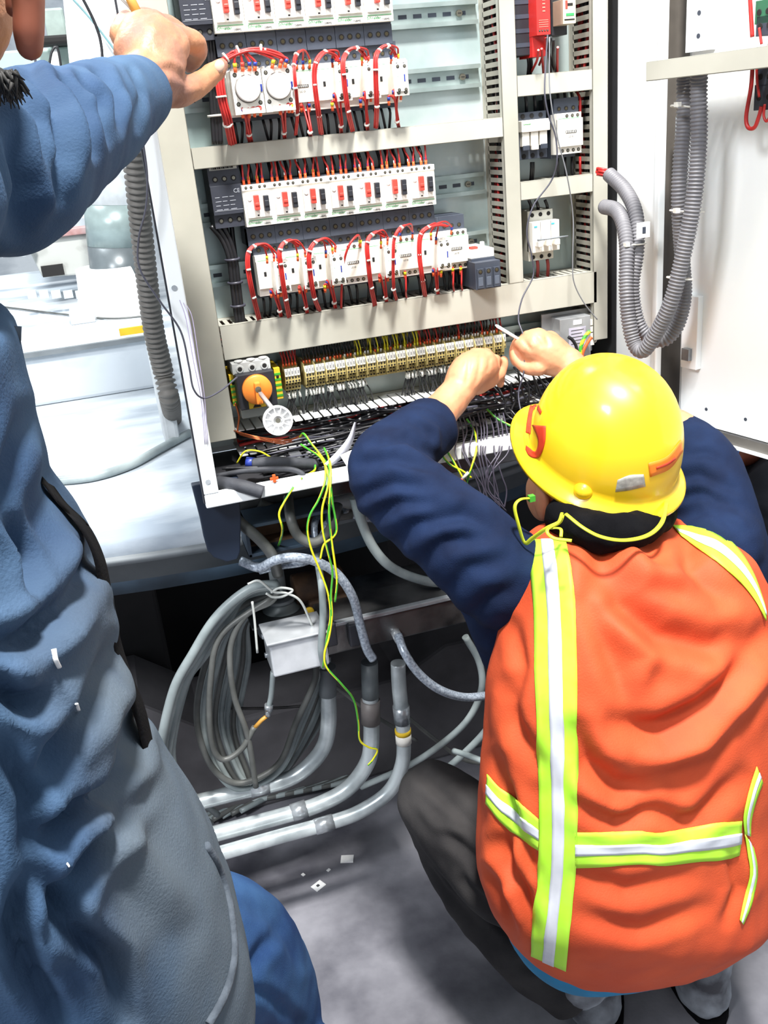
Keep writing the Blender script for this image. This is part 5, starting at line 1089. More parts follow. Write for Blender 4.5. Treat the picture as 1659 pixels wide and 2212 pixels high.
def fist(wrist, kn, Yw, Yk, pr, side):
    """back of hand from wrist to knuckles and four fingers curling away and down"""
    mb.limb([N(*wrist, Yw, pr*.80), N((wrist[0]*.5+kn[0][0]*.25+kn[3][0]*.25), (wrist[1]+kn[1][1])/2, (Yw+Yk)/2, pr*.98), N((kn[1][0]+kn[2][0])/2, kn[1][1]+26, Yk-.004, pr*.92)])
    for i, (x, y) in enumerate(kn):
        r = (14.5, 15, 14.5, 12.5)[i]
        finger(mb, [N(x, y+16, Yk-.004, r+1), N(x, y+2, Yk+.004, r), N(x+side*5, y+1, Yk+.028, r-1), N(x+side*11, y+20, Yk+.045, r-2), N(x+side*14, y+42, Yk+.036, r-3), N(x+side*12, y+52, Yk+.022, r-4)])
fist((985, 852), [(1003, 775), (1025, 765), (1048, 766), (1068, 778)], 1.37, 1.405, 44, 1)
finger(mb, [N(1030, 835, 1.39, 20), N(1058, 822, 1.41, 17), N(1078, 808, 1.43, 14), N(1086, 790, 1.44, 12), N(1088, 778, 1.445, 10)])
mb.limb([N(1225, 787, 1.385, 34), N(1190, 768, 1.40, 44), N(1160, 750, 1.41, 41)])
for i, (x, y) in enumerate([(1125, 742), (1143, 728), (1166, 722), (1190, 728)]):
    finger(mb, [N(x+10, y+10, 1.405, 15), N(x, y, 1.415, 14), N(x-8, y+2, 1.438, 13), N(x-14, y+22, 1.452, 12), N(x-10, y+40, 1.446, 11)])
finger(mb, [N(1165, 795, 1.39, 18), N(1138, 795, 1.405, 15), N(1118, 778, 1.42, 12), N(1110, 762, 1.43, 10)])
# legs (bare shape inside the trousers)
legs = {'L': [N(1230, 1960, 1.0, 75), N(1130, 1900, 1.05, 72), N(1020, 1800, 1.14, 68), N(945, 1735, 1.21, 54)], 'l': [N(945, 1745, 1.22, 50), N(985, 1850, 1.17, 50), N(1070, 1980, 1.11, 48), N(1150, 2085, 1.05, 42), N(1215, 2150, 1.02, 34)],
        'R': [N(1450, 1960, 1.0, 75), N(1530, 1870, 1.08, 62), N(1600, 1770, 1.18, 46)], 'r': [N(1600, 1775, 1.18, 46), N(1570, 1920, 1.15, 42), N(1530, 2030, 1.12, 36), N(1515, 2060, 1.10, 32)]}
for s_ in legs.values(): mb.limb(s_)
me = bake(mb, .0029, 3, .5); sculpt(me, [([(1014, 772), (1012, 800), (1006, 830)], 4, -.0016), ([(1037, 768), (1036, 796), (1028, 825)], 4, -.0016), ([(1058, 774), (1055, 800)], 4, -.0014), ([(1134, 738), (1148, 757)], 4, -.0016), ([(1155, 727), (1168, 748)], 4, -.0016), ([(1178, 726), (1186, 745)], 4, -.0014)], nz=.0008, ns=60)
body = addmesh(me, 'body', [skinA], A)
# navy shirt: trunk and sleeves
mb = MB()
loftrings(mb, [ring((1210, 1430), 1165, 1.05, .06), ring((1150, 1590), 1200, 1.05, .09), ring((1140, 1625), 1320, 1.02, .095), ring((1125, 1630), 1500, 1.0, .10), ring((1100, 1620), 1750, .98, .12), ring((1100, 1600), 1950, .97, .12)])
L = arms['L']; mb.limb(L, n=24, k=5)
p, r = L[-1]; d = (L[-1][0]-L[-2][0]).normalized(); mb.cyl(p-d*.02, p+d*.014, r*1.03, 28)
mb.limb(arms['Rr'], n=24, k=5); mb.ell(P(1545, 1180, 1.07), (.072, .07, .07)); mb.ell(P(1105, 1240, 1.07), (.062, .07, .065)); mb.limb([N(1060, 1240, 1.10, 84), N(1080, 1340, 1.09, 72), N(1086, 1420, 1.10, 46)])
me = bake(mb, .0045, 6)
F_ = [([(770, 1000), (850, 990), (930, 1010)], 11, -.006), ([(800, 960), (880, 945), (945, 990)], 9, -.006), ([(765, 1075), (850, 1045), (925, 1055)], 13, -.008), ([(790, 1130), (860, 1085), (960, 1090)], 14, -.008),
      ([(840, 1190), (900, 1130), (1000, 1110), (1060, 1140)], 16, -.009), ([(900, 1230), (960, 1170), (1060, 1160)], 15, -.007), ([(960, 1290), (1010, 1230), (1090, 1210)], 16, -.006), ([(1000, 1350), (1060, 1290), (1120, 1270)], 16, -.005), ([(900, 905), (940, 930), (945, 965)], 7, .004),
      ([(1450, 1040), (1510, 1025), (1580, 1060)], 12, -.007), ([(1450, 1080), (1520, 1065), (1590, 1105)], 12, -.007), ([(1480, 985), (1530, 975), (1570, 1000)], 9, -.005), ([(1460, 1115), (1540, 1100), (1600, 1150)], 11, -.006)]
sculpt(me, F_, nz=.0035, ns=14); smooth_me(me, 2)
shirt = addmesh(me, 'shirt', [shirtm], A)
# vest
VR = [ring((1225, 1420), 1150, 1.045, .045), ring((1170, 1540), 1160, 1.04, .085, skew=-8), ring((1135, 1605), 1200, 1.03, .108, skew=-12), ring((1120, 1640), 1290, 1.01, .122), ring((1100, 1655), 1400, .985, .13), ring((1066, 1662), 1500, .98, .134),
      ring((1060, 1660), 1620, .97, .138), ring((1053, 1645), 1700, .965, .14), ring((1047, 1648), 1800, .96, .144), ring((1045, 1640), 1900, .95, .146), ring((1065, 1600), 1960, .955, .130, skew=-10), ring((1120, 1535), 2022, .965, .105, skew=-18), ring((1205, 1450), 2062, .975, .065, skew=-18), ring((1270, 1390), 2080, .98, .03, skew=-10)]
mb = MB(); loftrings(mb, VR); me = bake(mb, .0048, 5)
VS = 1.35
V_ = [([(1300, 1210), (1340, 1300), (1430, 1370), (1540, 1400), (1620, 1375)], 30, -.014), ([(1480, 1160), (1500, 1230), (1560, 1290)], 22, -.010), ([(1330, 1180), (1400, 1240), (1490, 1250)], 20, .009), ([(1300, 1180), (1270, 1300), (1330, 1450), (1360, 1520)], 22, -.006),
      ([(1655, 1370), (1600, 1440), (1530, 1530), (1430, 1580), (1330, 1570)], 26, -.012), ([(1650, 1450), (1590, 1520), (1500, 1600), (1400, 1640)], 22, .008), ([(1245, 1580), (1270, 1650), (1330, 1700), (1390, 1710)], 24, -.012), ([(1250, 1740), (1330, 1775), (1420, 1755), (1500, 1780)], 18, -.009),
      ([(1600, 1680), (1540, 1740), (1470, 1790)], 20, -.008), ([(1100, 1480), (1110, 1560), (1160, 1650)], 18, -.009), ([(1075, 1640), (1100, 1760), (1090, 1900)], 16, -.010), ([(1080, 1820), (1130, 1930), (1150, 2010)], 15, -.010), ([(1060, 1880), (1090, 1960), (1110, 2010)], 12, -.008), ([(1100, 1700), (1125, 1800), (1150, 1880)], 14, -.008),
      ([(1250, 1890), (1350, 1920), (1480, 1890)], 20, -.006), ([(1260, 1980), (1380, 2010), (1520, 1960)], 20, -.006), ([(1300, 1600), (1400, 1640), (1560, 1600)], 36, .007), ([(1580, 1840), (1600, 1920), (1570, 1990)], 14, -.007), ([(1110, 1350), (1125, 1440), (1120, 1500)], 14, -.006), ([(1380, 1480), (1400, 1420), (1340, 1350)], 22, .006)]
sculpt(me, [(a, b, c*VS) for a, b, c in V_], nz=.005, ns=12, stretch=(1, 1, .7)); smooth_me(me, 2)
mev = me; bv = bvh_of(mev)
vest = addmesh(mev, 'safety_vest', [vestm], A)
def strip(lc, rc, n, m=6, nm='reflective_strip'):
    s = patch(bv, lc, rc, n, m, .0022, nm, [limem], vest, .0012); s['label'] = 'lime tape with silver centre'
    a = [tuple(p*.66+q*.34 for p, q in zip(u, v)) for u, v in zip(lc, rc)]; b = [tuple(p*.34+q*.66 for p, q in zip(u, v)) for u, v in zip(lc, rc)]
    return patch(bv, a, b, n, 4, .0036, 'silver_band', [silverm], vest, .0006)
strip([(1143, 1168), (1148, 1230), (1155, 1320), (1156, 1450), (1160, 1570), (1165, 1700), (1165, 1800), (1163, 1890), (1152, 1990), (1148, 2062)],
      [(1222, 1168), (1235, 1230), (1243, 1320), (1247, 1450), (1246, 1570), (1247, 1700), (1247, 1800), (1242, 1890), (1232, 2000), (1223, 2095)], 90, 10)
strip([(1242, 1796), (1310, 1797), (1380, 1795), (1420, 1798), (1480, 1790), (1540, 1778), (1600, 1772)], [(1242, 1872), (1310, 1870), (1380, 1866), (1430, 1868), (1500, 1860), (1560, 1856), (1596, 1845)], 50, 8)
strip([(1055, 1672), (1080, 1700), (1110, 1720), (1140, 1748), (1164, 1768)], [(1052, 1735), (1080, 1772), (1105, 1795), (1135, 1815), (1164, 1835)], 26, 8)
strip([(1452, 1137), (1500, 1140), (1545, 1148), (1590, 1185), (1625, 1240), (1650, 1310)], [(1470, 1160), (1520, 1195), (1560, 1225), (1600, 1262), (1630, 1300), (1652, 1340)], 40, 8)
strip([(1632, 1655), (1618, 1700), (1604, 1760), (1606, 1800)], [(1645, 1690), (1630, 1730), (1620, 1772), (1619, 1805)], 20, 4)
strip([(1606, 1800), (1614, 1850), (1618, 1890), (1606, 1940), (1596, 1985)], [(1625, 1830), (1632, 1865), (1632, 1900), (1622, 1950), (1603, 1995)], 26, 4)
# blue undershirt edge below the vest
mb = MB(); loftrings(mb, [ring((1085, 1540), 1975, .972, .115), ring((1112, 1490), 2035, .970, .098, skew=-18), ring((1172, 1380), 2070, .972, .068, skew=-26), ring((1240, 1330), 2086, .975, .03, skew=-14)]); me = bake(mb, .005, 4); addmesh(me, 'undershirt', [bluec], A)
# trousers
mb = MB()
Lg = [N(1250, 1980, .99, 110), N(1130, 1900, 1.05, 112), N(1020, 1800, 1.14, 104), N(945, 1730, 1.21, 84), N(935, 1722, 1.23, 76)]
mb.limb(Lg, n=24); mb.limb([N(940, 1740, 1.22, 74), N(985, 1850, 1.17, 76), N(1065, 1970, 1.11, 74), N(1140, 2070, 1.06, 66), N(1195, 2120, 1.035, 58), N(1212, 2138, 1.03, 54)], n=24); p, r = N(1212, 2138, 1.03, 54); d = (P(1212, 2138, 1.03)-P(1170, 2098, 1.045)).normalized(); mb.cyl(p-d*.03, p+d*.026, r*1.02, 24)
mb.limb([N(1450, 1980, .99, 110), N(1530, 1880, 1.08, 90), N(1600, 1770, 1.18, 66)], n=20); mb.limb([N(1600, 1770, 1.18, 66), N(1570, 1920, 1.15, 60), N(1530, 2030, 1.12, 52)], n=20)
mb.ell(P(1330, 1990, 1.0), (.15, .10, .06))
me = bake(mb, .005, 6)
T_ = [([(900, 1660), (960, 1720), (1040, 1800)], 14, -.007), ([(960, 1800), (1020, 1850), (1060, 1920)], 12, -.008), ([(900, 1850), (960, 1930), (1040, 2010)], 12, -.008), ([(1000, 1900), (1060, 1960), (1110, 2030)], 10, -.008), ([(1120, 2080), (1160, 2095), (1230, 2080)], 8, -.006), ([(900, 1740), (950, 1790), (1010, 1800)], 12, .005)]
sculpt(me, T_, nz=.005, ns=13); smooth_me(me, 2); tr = addmesh(me, 'trousers', [trousm], A)
# boots
for s_, (hx, hy, tx, ty, H) in enumerate(((1290, 2196, 1330, 2215, 0), (1528, 2165, 1520, 2050, 0))):
    mb = MB(); h = PZ(hx, hy, .03); t_ = h + (Vector((.10, .20, 0)) if s_ == 0 else Vector((.05, .20, 0))); up_ = N(1215, 2145, 1.02, 44)[0] if s_ == 0 else N(1515, 2050, 1.10, 40)[0]
    mb.limb([(h + Vector((0, .01, .020)), .046), (h.lerp(t_, .5) + Vector((0, 0, .014)), .048), (t_ + Vector((0, 0, .006)), .042)], n=18)
    mb.limb([(h + Vector((0, .02, .03)), .048), (h + Vector((0, .02, .09)), .048), (h.lerp(up_, .6)+Vector((0, -.01, .07)), .050)], n=18)
    me = bake(mb, .005, 4); sculpt(me, nz=.004, ns=30)
    for v in me.vertices: v.co.z = max(v.co.z, .008)
    bo = addmesh(me, 'boot', [bootm], A)
    mb = MB(); a = h + Vector((0, -.03, 0)); b = t_ + Vector((0, .03, 0)); d = (b-a).normalized(); sd = Vector((-d.y, d.x, 0)); n = 24; pl = []
    L_ = (b-a).length/2; c = (a+b)/2
    rs = [[Vector((c.x, c.y, z)) + d*(L_*math.cos(2*math.pi*j/n)) + sd*(.047*math.copysign(abs(math.sin(2*math.pi*j/n))**.7, math.sin(2*math.pi*j/n))) for j in range(n)] for z in (.001, .016)]
    mb.rings(rs, sm=False); mb.build('sole', [blackc], bo)
# neck cloth and hair under the helmet
mb = MB(); mb.ell(P(1305, 1075, 1.105), (.078, .082, .062)); mb.limb([N(1330, 1175, 1.05, 60), N(1300, 1110, 1.09, 100)]); mb.limb([N(1220, 1118, 1.06, 46), N(1265, 1142, 1.01, 44), N(1325, 1150, .99, 44), N(1385, 1138, 1.0, 40), N(1425, 1110, 1.05, 38)])
me = bake(mb, .004, 5); sculpt(me, nz=.005, ns=26); addmesh(me, 'hair', [blackc], A)['label'] = 'black hair and neck cloth below the helmet'
# helmet
hc = P(1304, 985, 1.10)
face = Vector((-.22, .97, 0)).normalized(); upv = Vector((0.05, -.34, .94)); upv = (upv - face*upv.dot(face)*0).normalized(); fw = (face - upv*face.dot(upv)).normalized(); rt = fw.cross(upv).normalized()
Th = Matrix((rt, fw, upv)).transposed().to_4x4(); Th.translation = hc
mb = MB(); n = 64; prof = []
for i in range(17):
    a = math.pi/2*i/16; prof.append((math.cos(a)**.82 if i < 16 else .004, math.sin(a)))
rings = []
for r, z in prof:
    rg = []
    for j in range(n):
        an = 2*math.pi*j/n; x, y = math.cos(an), math.sin(an); rg.append(Th @ Vector((.094*r*x, .112*r*y + .004, .012 + .131*z)))
    rings.append(rg)
def brim(k, z, out=0):
    rg = []
    for j in range(n):
        an = 2*math.pi*j/n; x, y = math.cos(an), math.sin(an); f = max(0, y); rg.append(Th @ Vector(((.094+k)*x, (.112+k*1.0)*y + .004 + .035*f**3*(k/.016), z - .006*f)))
    return rg
low = [brim(0.0, .004), brim(.006, -.004), brim(.013, -.010), brim(.016, -.013), brim(.0165, -.017), brim(.012, -.016), brim(.0, -.010), brim(-.006, .0)]
mb.rings(low[::-1] + rings); 
helmet = mb.build('helmet', [helm], A)
bm = bmesh.new(); bm.from_mesh(helmet.data); bm.to_mesh(helmet.data); bm.free()
hm = bpy.data.meshes.new('tmp'); hm = helmet.data.copy(); hm.transform(Matrix.Translation(ORG[A.name])); bh = bvh_of(hm)
def stick(Aa, Bb, n, m, nm, mt, lab, off=.0008): o = patch(bh, Aa, Bb, n, m, off, nm, mt, helmet, .0006); o['label'] = lab; return o
def arc(c, r, a0, a1, k=12, sx=1, sy=1): return [(c[0] + r*math.cos(R_(a0+(a1-a0)*i/k))*sx, c[1] + r*math.sin(R_(a0+(a1-a0)*i/k))*sy) for i in range(k+1)]
stick([(1171, 888), (1160, 871), (1146, 876), (1139, 905), (1136, 935)], [(1168, 896), (1160, 884), (1152, 888), (1149, 908), (1146, 938)], 24, 3, 'emblem', [redpaint], 'red curved emblem')
stick([(1150, 918), (1163, 950), (1158, 975), (1142, 966), (1137, 962)], [(1180, 920), (1178, 955), (1165, 988), (1145, 986), (1136, 972)], 24, 4, 'emblem', [redpaint], 'red hooked emblem')
stick([(1400, 1000), (1440, 985), (1470, 950)], [(1404, 1030), (1446, 1012), (1474, 975)], 16, 4, 'sticker', [orangest], 'orange sticker')
stick([(1416, 1008), (1440, 998), (1456, 986)], [(1417, 1013), (1441, 1004), (1457, 992)], 8, 2, 'sticker_print', [redpaint], 'dark orange print', off=.0016)
stick([(1334, 1036), (1360, 1026), (1390, 1024)], [(1329, 1062), (1360, 1058), (1394, 1050)], 12, 4, 'sticker', [greyst], 'worn grey sticker')
kn = bh.ray_cast(CAM, ray(1266, 1062).normalized())[0]
if kn is not None: mb = MB(); mb.ell(kn + Vector((0, .006, 0)), (.0135, .014, .013)); mb.build('rear_knob', [helm], helmet)
# chin and neck strap
st = mat('strap_lime', (200, 205, 40), 0.5)
def strap(pts, r=.0022): mb = MB(); mb.tube(cr([P(*p) for p in pts], 8), r, 8, flat=.45); return mb.build('strap', [cordg], A)
strap([(1148, 1076, 1.05), (1124, 1079, 1.045), (1112, 1095, 1.04), (1119, 1130, 1.035), (1133, 1172, 1.03), (1150, 1163, 1.02), (1180, 1142, 1.0), (1208, 1128, .995), (1216, 1112, 1.0)], .0028)
strap([(1214, 1108, .995), (1206, 1128, .975), (1182, 1145, .955), (1195, 1162, .945), (1235, 1168, .93)]); strap([(1182, 1142, .97), (1210, 1142, .955), (1212, 1160, .945)])
strap([(1222, 1110, .985), (1260, 1140, .958), (1300, 1160, .945), (1350, 1167, .94), (1400, 1156, .95), (1430, 1128, .965), (1440, 1085, 1.0)], .0030)
mb = MB(); mb.box(*sum([[c-.004, c+.004] for c in P(1148, 1076, 1.05)], [])); mb.build('strap_clip', [greenw], A)
mb = MB(); a, b = P(1196, 797, 1.345), P(1230, 768, 1.375); c = (a+b)/2; d = (P(1170, 755, 1.405) - P(1240, 800, 1.37)).normalized(); u = d.orthogonal().normalized(); v = d.cross(u)
cc = P(1236, 796, 1.381); d = (P(1225, 785, 1.385) - P(1255, 815, 1.37)).normalized(); u = d.orthogonal().normalized(); v = d.cross(u); mb.tube([cc + (u*math.cos(2*math.pi*j/24) + v*math.sin(2*math.pi*j/24))*.0285 for j in range(25)], .0016, 6); mb.build('wrist_band', [mat('band_brown', (90, 44, 40), 0.6)], A)
mb = MB(); a, b = P(1070, 702, 1.43), P(1140, 745, 1.41); mb.cyl(a, a.lerp(b, .05), .0012, 10, r2=.0025); mb.cyl(a.lerp(b, .05), b, .0026, 12); tag(mb.build('pen', [papers]), 'white pen held in the right hand above the terminal strip', 'pen')
# ================= standing worker at the left edge, seen from behind
B = thing('person', 'standing person in blue work jacket and jeans, one arm stretched to the cabinet', 'person', (-0.2, 0.6, 0.0))
arm = [N(-300, 380, .56, 170), N(-140, 385, .61, 180), N(0, 366, .68, 176), N(70, 325, .77, 158), N(130, 290, .87, 138), N(190, 262, .98, 117), N(240, 237, 1.08, 98), N(275, 215, 1.16, 84), N(292, 206, 1.19, 78)]
mb = MB()
TB = [ring((-640, -200), 460, .58, .08), ring((-700, -120), 760, .58, .10), ring((-690, -60), 1000, .58, .10), ring((-620, 60), 1300, .585, .11), ring((-560, 140), 1600, .59, .11), ring((-420, 260), 1850, .60, .10), ring((-420, 320), 2100, .60, .10)]
loftrings(mb, TB)
mb.ell(P(-360, 400, .56), (.07, .07, .06))
mb.limb([N(-360, 330, .56, 110), N(-350, 100, .58, 120)]); mb.ell(P(-410, -120, .62), (.074, .090, .11)); mb.limb([N(-150, -120, .60, 110), N(-66, -40, .60, 88), N(-62, 40, .60, 86), N(-84, 100, .60, 76)])
mb.ell(P(-380, -60, .71), (.012, .02, .02))
mb.limb([(p, r*.72) for p, r in arm] + [N(318, 175, 1.22, 60)])
mb.limb([N(300, 190, 1.2, 62), N(335, 160, 1.235, 66)])
# hand: back of the hand, knuckles, fingers curling round the frame, thumb along it
mb.limb([N(325, 165, 1.225, 62), N(318, 120, 1.245, 68), N(330, 100, 1.26, 66)], n=20); mb.limb([N(285, 110, 1.24, 40), N(300, 70, 1.255, 40), N(330, 58, 1.27, 36)]); mb.limb([N(340, 130, 1.24, 60), N(365, 100, 1.265, 46)])
finger(mb, [N(345, 75, 1.27, 34), N(385, 84, 1.285, 30), N(418, 92, 1.30, 26), N(428, 112, 1.32, 21), N(418, 132, 1.335, 18), N(408, 142, 1.34, 15)])
finger(mb, [N(320, 62, 1.275, 33), N(355, 60, 1.30, 29), N(388, 75, 1.325, 24), N(400, 100, 1.34, 20), N(398, 122, 1.345, 16)])
finger(mb, [N(290, 58, 1.275, 30), N(315, 42, 1.31, 26), N(345, 52, 1.335, 22), N(365, 80, 1.35, 19), N(370, 105, 1.352, 15)])
finger(mb, [N(262, 75, 1.27, 27), N(275, 45, 1.305, 23), N(300, 45, 1.335, 19), N(325, 72, 1.35, 17)])
finger(mb, [N(345, 190, 1.23, 42), N(385, 198, 1.245, 35), N(420, 188, 1.265, 28), N(448, 168, 1.285, 24), N(470, 150, 1.30, 21), N(478, 143, 1.305, 17)])
mb.limb([(P(-330, 2150, .60), .095), (Vector((-.20, .62, .5)), .07), (Vector((-.2, .60, .12)), .05), (Vector((-.2, .60, .07)), .05)])
mb.limb([(P(150, 2100, .60), .08), (P(430, 2290, .72), .045), (Vector((.10, .70, .46)), .06), (Vector((.08, .62, .12)), .048), (Vector((.08, .62, .07)), .05)])
for x, y in ((-.2, .60), (.08, .62)): mb.limb([(Vector((x, y-.03, .055)), .042), (Vector((x+.02, y+.16, .045)), .036)])
me = bake(mb, .0034, 4); sculpt(me, [([(270, 180), (300, 130), (330, 60)], 16, .0015), ([(330, 150), (370, 150), (410, 175)], 10, -.003), ([(380, 60), (395, 75), (390, 95)], 6, -.0015)], nz=.0012, ns=55)
addmesh(me, 'body', [skinB], B)
h_ = bvh_of(me)
mb = MB(); c = P(474, 143, 1.283); mb.ell(c, (.0062, .003, .0075), Rm=Matrix.Rotation(.5, 3, 'Y')); mb.build('thumb_nail', [mat('nail', (216, 180, 160), 0.35)], B)
# ear and hair
mb = MB(); mb.limb([N(56, -60, .56, 40), N(62, 20, .56, 34), N(62, 70, .56, 33), N(64, 100, .56, 29)], n=20); mb.limb([N(30, -60, .575, 24), N(30, 20, .575, 18)], n=16)
me = bake(mb, .0015, 5); addmesh(me, 'ear', [skinD], B)['label'] = 'dark reddish ear lobe'
mb = MB(); rnd2 = random.Random(4)
for k in range(220):
    a = P(rnd2.uniform(-60, 34), rnd2.uniform(150, 178), .575+rnd2.uniform(-.01, .01)); b = a + Vector((rnd2.uniform(-.004, .006), 0, -rnd2.uniform(.004, .014))); mb.cyl(a, b, .0014, 5, r2=.0003)
mb.ell(P(-22, 172, .572), (.010, .010, .007)); mb.ell(P(-470, -200, .58), (.078, .092, .09)); mb.build('hair', [hairm], B)
# jacket
mb = MB()
JR = [ring((-700, -230), 300, .55, .09), ring((-760, -200), 500, .56, .11), ring((-790, -170), 610, .565, .11), ring((-800, -60), 665, .57, .12), ring((-800, 25), 700, .57, .13), ring((-800, 50), 800, .57, .14), ring((-800, 84), 940, .575, .155), ring((-780, 105), 1050, .58, .16), ring((-740, 205), 1200, .58, .165), ring((-700, 255), 1400, .585, .17), ring((-650, 300), 1600, .59, .17),
      ring((-560, 392), 1720, .60, .165), ring((-520, 478), 1840, .61, .165), ring((-500, 530), 1970, .615, .165), ring((-480, 540), 2080, .615, .16), ring((-460, 508), 2160, .61, .15), ring((-440, 466), 2215, .605, .14), ring((-420, 420), 2260, .60, .12)]
loftrings(mb, JR)
mb.limb(arm, n=28); mb.cyl(arm[-2][0], arm[-1][0] + (arm[-1][0]-arm[-2][0])*.35, arm[-2][1]*.97, 32, r2=arm[-1][1]*.97); mb.ell(P(-400, 440, .56), (.09, .09, .08))
me = bake(mb, .0042, 6)
J_ = [([(205, 150), (250, 200), (262, 280)], 11, -.006), ([(165, 165), (215, 215), (235, 300)], 12, -.008), ([(120, 150), (170, 210), (200, 330)], 13, -.009), ([(60, 165), (120, 230), (140, 330), (130, 430)], 15, -.011), ([(20, 190), (90, 260), (110, 400)], 16, -.008), ([(90, 150), (150, 170), (190, 220)], 12, .006), ([(280, 150), (305, 200), (300, 280)], 8, -.004), ([(30, 300), (60, 400), (40, 500)], 22, -.008), ([(240, 150), (275, 220), (270, 290)], 8, .004),
      ([(20, 1130), (60, 1200), (70, 1290)], 16, -.010), ([(210, 1190), (150, 1300), (60, 1380), (-20, 1400)], 26, -.014), ([(245, 1400), (200, 1500), (130, 1600), (80, 1680)], 26, -.012), ([(-20, 1470), (40, 1520), (90, 1510)], 22, -.016), ([(270, 1560), (265, 1650), (230, 1720), (140, 1760), (70, 1830)], 24, -.016), ([(290, 1720), (240, 1780), (160, 1880), (100, 2000)], 24, -.012), ([(60, 1880), (30, 2000), (60, 2100), (140, 2212)], 24, -.014), ([(80, 1880), (150, 2000), (240, 2070), (270, 2200)], 22, -.013),
      ([(200, 1750), (290, 1850), (380, 1960)], 34, .006), ([(60, 900), (30, 1000), (-10, 1100)], 24, -.008), ([(120, 1100), (160, 1250), (130, 1400)], 30, .006), ([(0, 1600), (60, 1720), (50, 1850)], 20, -.010)]
sculpt(me, [(a, b, c*1.2) for a, b, c in J_], nz=.005, ns=9); smooth_me(me, 2)
# sleeve clean blue, trunk dustier: two cloths
mj = me; jb = bvh_of(mj); jacket = addmesh(mj, 'jacket', [dusty_jacket()], B)
def jp(px, py, off=.004):
    h = jb.ray_cast(CAM, ray(px, py).normalized())
    if h[0] is None: h = jb.find_nearest(CAM + ray(px, py).normalized()*.7)
    return h[0] - ray(px, py).normalized()*off
mb = MB(); q = [jp(v[0]-2, v[1], .0015) for v in cr([(446, 1826), (470, 1868), (490, 1925), (502, 1990), (506, 2060), (496, 2120), (476, 2170), (450, 2214)], 6)]; mb.tube(q, .0036, 10); o = mb.build('hem_seam', [mat('seam_cloth', (72, 80, 90), 0.85, 0, (50, 58, 68), 60, 0.3)], jacket); o['label'] = 'thick rolled seam'
mb = MB(); fl = [((88, 1042), (104, 1055)), ((120, 1085), (132, 1092)), ((165, 1135), (180, 1140)), ((196, 1195), (212, 1205)), ((212, 1270), (228, 1275)), ((232, 1380), (248, 1385)), ((255, 1460), (272, 1460)), ((285, 1540), (300, 1530)), ((302, 1600), (316, 1595)), ((312, 1640), (325, 1645))]
for k, (a, b) in enumerate(fl): pass
A1_, B1_ = cr([P(a[0]+2, a[1], .575) for a, b in fl], 5), cr([P(b[0]+13, b[1], .60) for a, b in fl], 5)
mb.rings([[a, a.lerp(b, .5)+Vector((0, -.006, .002)), b, b+Vector((0, .004, 0)), a.lerp(b, .5)+Vector((0, .005, 0)), a+Vector((0, .012, 0))] for a, b in zip(A1_, B1_)]); o = mb.build('front_edge', [blackc], jacket); o['label'] = 'dark open front edge'
mb = MB(); mb.rings([[P(x0, y0, .58), P(x1, y1, .59), P(x1, y1, .60), P(x0, y0, .61)] for (x0, y0, x1, y1) in ((-30, 700, 47, 705), (-30, 730, 46, 735), (-20, 770, 36, 800), (-10, 800, 50, 860))]); o = mb.build('pocket_flap', [mat('dark_blue_cloth', (40, 52, 66), 0.9, 0, (26, 36, 48), 12)], jacket); o['label'] = 'dark pocket flap'
for pts in ([(116, 1402), (120, 1425), (128, 1442)], [(145, 1865), (150, 1872)], [(165, 1520), (170, 1535)]):
    mb = MB(); q = cr([jp(x, y, .0015) for x, y in pts], 5); mb.tube(q, .0014 if len(pts) > 2 else .001, 6, flat=.5); mb.build('paint_splash', [papers], jacket)
# jeans
mb = MB()
mb.limb([N(280, 2080, .70, 150), N(420, 2060, .77, 178), N(500, 2120, .82, 168), N(530, 2210, .85, 160), (P(500, 2340, .80), .060), (Vector((.13, .74, .44)), .062), (Vector((.10, .63, .25)), .055), (Vector((.08, .62, .12)), .055)], n=28)
mb.limb([(P(-250, 2120, .60), .11), (Vector((-.20, .62, .5)), .085), (Vector((-.2, .60, .12)), .062)], n=20); mb.ell(P(-60, 2150, .62), (.14, .09, .07))
me = bake(mb, .005, 6); sculpt(me, [([(540, 1950), (600, 1990), (650, 2080)], 16, -.006), ([(510, 2130), (580, 2150), (650, 2212)], 12, -.006), ([(600, 2010), (560, 2060), (530, 2120)], 14, -.006)], nz=.004, ns=10); smooth_me(me, 2); addmesh(me, 'jeans', [jeansm], B)
for x, y in ((-.2, .60), (.08, .62)):
    mb = MB(); mb.limb([(Vector((x, y-.04, .055)), .05), (Vector((x+.02, y+.17, .048)), .044)]); mb.limb([(Vector((x, y-.01, .07)), .052), (Vector((x, y, .14)), .055)]); me = bake(mb, .006, 4)
    for v in me.vertices: v.co.z = max(v.co.z, .004)
    addmesh(me, 'shoe', [blackc], B)
a, b = P(262, -40, 1.285), P(300, 34, 1.27); mb = MB(); mb.cyl(a, b, .0055, 14); tag(mb.build('marker_stick', [goldm]), 'brown wooden stick pinched in the hand at the top left', 'stick')
a, b = P(235, -30, 1.30), P(292, 28, 1.28); mb = MB(); mb.cyl(a, b, .0018, 10); tag(mb.build('rod', [mat('rod_grey', (186, 184, 176), 0.4)]), 'thin pale rod beside the brown stick', 'rod')
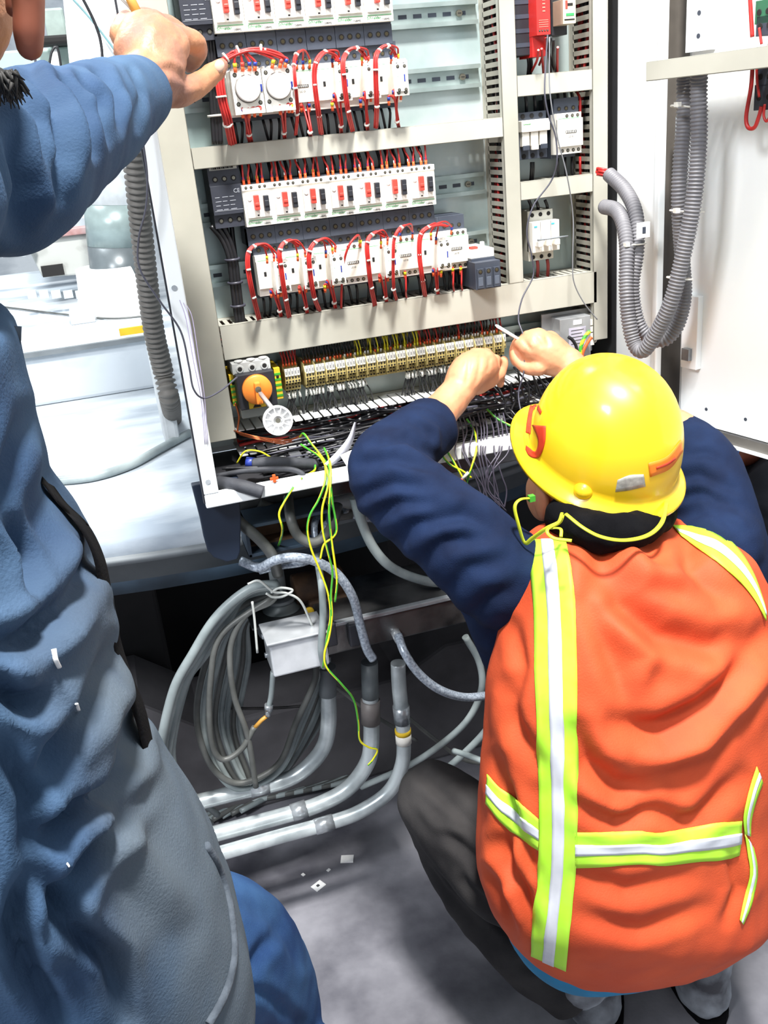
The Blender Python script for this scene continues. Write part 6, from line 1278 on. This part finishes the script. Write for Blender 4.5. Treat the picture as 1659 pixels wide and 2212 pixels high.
# ================= third worker behind the door
C = thing('person', 'person in black jacket bending down behind the open cabinet door', 'person', (1.15, 1.45, 0.0))
mb = MB(); mb.limb([N(1600, 940, 1.42, 70), N(1610, 900, 1.45, 70)]); mb.ell(P(1640, 860, 1.5), (.08, .095, .11)); mb.limb([N(1560, 990, 1.4, 40), N(1590, 955, 1.42, 45)])
loftrings(mb, [ring((1540, 1760), 1010, 1.45, .08), ring((1520, 1790), 1150, 1.45, .1), ring((1540, 1790), 1400, 1.45, .1), ring((1560, 1780), 1500, 1.45, .08)])
mb.limb([N(1640, 1450, 1.42, 90), N(1640, 1540, 1.3, 70), N(1690, 1650, 1.42, 50), N(1680, 1700, 1.5, 40)]); mb.limb([N(1740, 1450, 1.42, 90), N(1740, 1560, 1.3, 70), N(1730, 1650, 1.42, 50), N(1725, 1700, 1.5, 40)])
me = bake(mb, .006, 4); addmesh(me, 'body', [skinD], C)
mb = MB(); loftrings(mb, [ring((1560, 1740), 985, 1.44, .08), ring((1500, 1800), 1060, 1.44, .11), ring((1500, 1800), 1200, 1.44, .12), ring((1530, 1790), 1400, 1.44, .12), ring((1560, 1770), 1480, 1.44, .1)])
mb.limb([N(1700, 1030, 1.36, 80), N(1665, 1090, 1.31, 72), N(1640, 1160, 1.28, 62), N(1628, 1250, 1.27, 54), N(1625, 1330, 1.3, 46)])
me = bake(mb, .006, 5); sculpt(me, [([(1560, 1000), (1590, 1060), (1600, 1120)], 14, -.008), ([(1600, 1130), (1640, 1110), (1659, 1115)], 9, -.006), ([(1590, 1180), (1630, 1170), (1659, 1180)], 9, -.006)], nz=.005, ns=14); addmesh(me, 'jacket', [mat('black_jacket', (40, 42, 50), 0.85, 0, (28, 30, 38), 16, 0.2)], C)
mb = MB(); mb.limb([N(1660, 1470, 1.40, 95), N(1650, 1550, 1.29, 76), N(1695, 1660, 1.42, 56)]); mb.limb([N(1745, 1470, 1.40, 95), N(1745, 1570, 1.29, 76), N(1735, 1660, 1.42, 56)]); me = bake(mb, .007, 4); addmesh(me, 'trousers', [blackc], C)
for px in (1690, 1740):
    c = P(px, 1690, 1.48); mb = MB(); mb.limb([(Vector((c.x, c.y+.05, .05)), .045), (Vector((c.x-.02, c.y-.14, .045)), .04)]); mb.limb([(Vector((c.x, c.y+.04, .06)), .045), (P(px, 1655, 1.43), .045)]); me = bake(mb, .006, 3)
    for v in me.vertices: v.co.z = max(v.co.z, .004)
    addmesh(me, 'shoe', [blackc], C)
mb = MB(); mb.tube(cr([P(1596, 960, 1.33), P(1594, 1000, 1.315), P(1604, 1045, 1.31), P(1608, 1080, 1.31), P(1600, 1100, 1.31)], 7), .0016, 7); mb.build('neck_cord', [bluecord], C)
# dark machinery right of the vest and beyond
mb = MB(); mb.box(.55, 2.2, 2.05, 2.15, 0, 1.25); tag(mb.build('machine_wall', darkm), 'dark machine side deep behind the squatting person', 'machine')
print('BUILT', len(bpy.data.objects), 'objects')
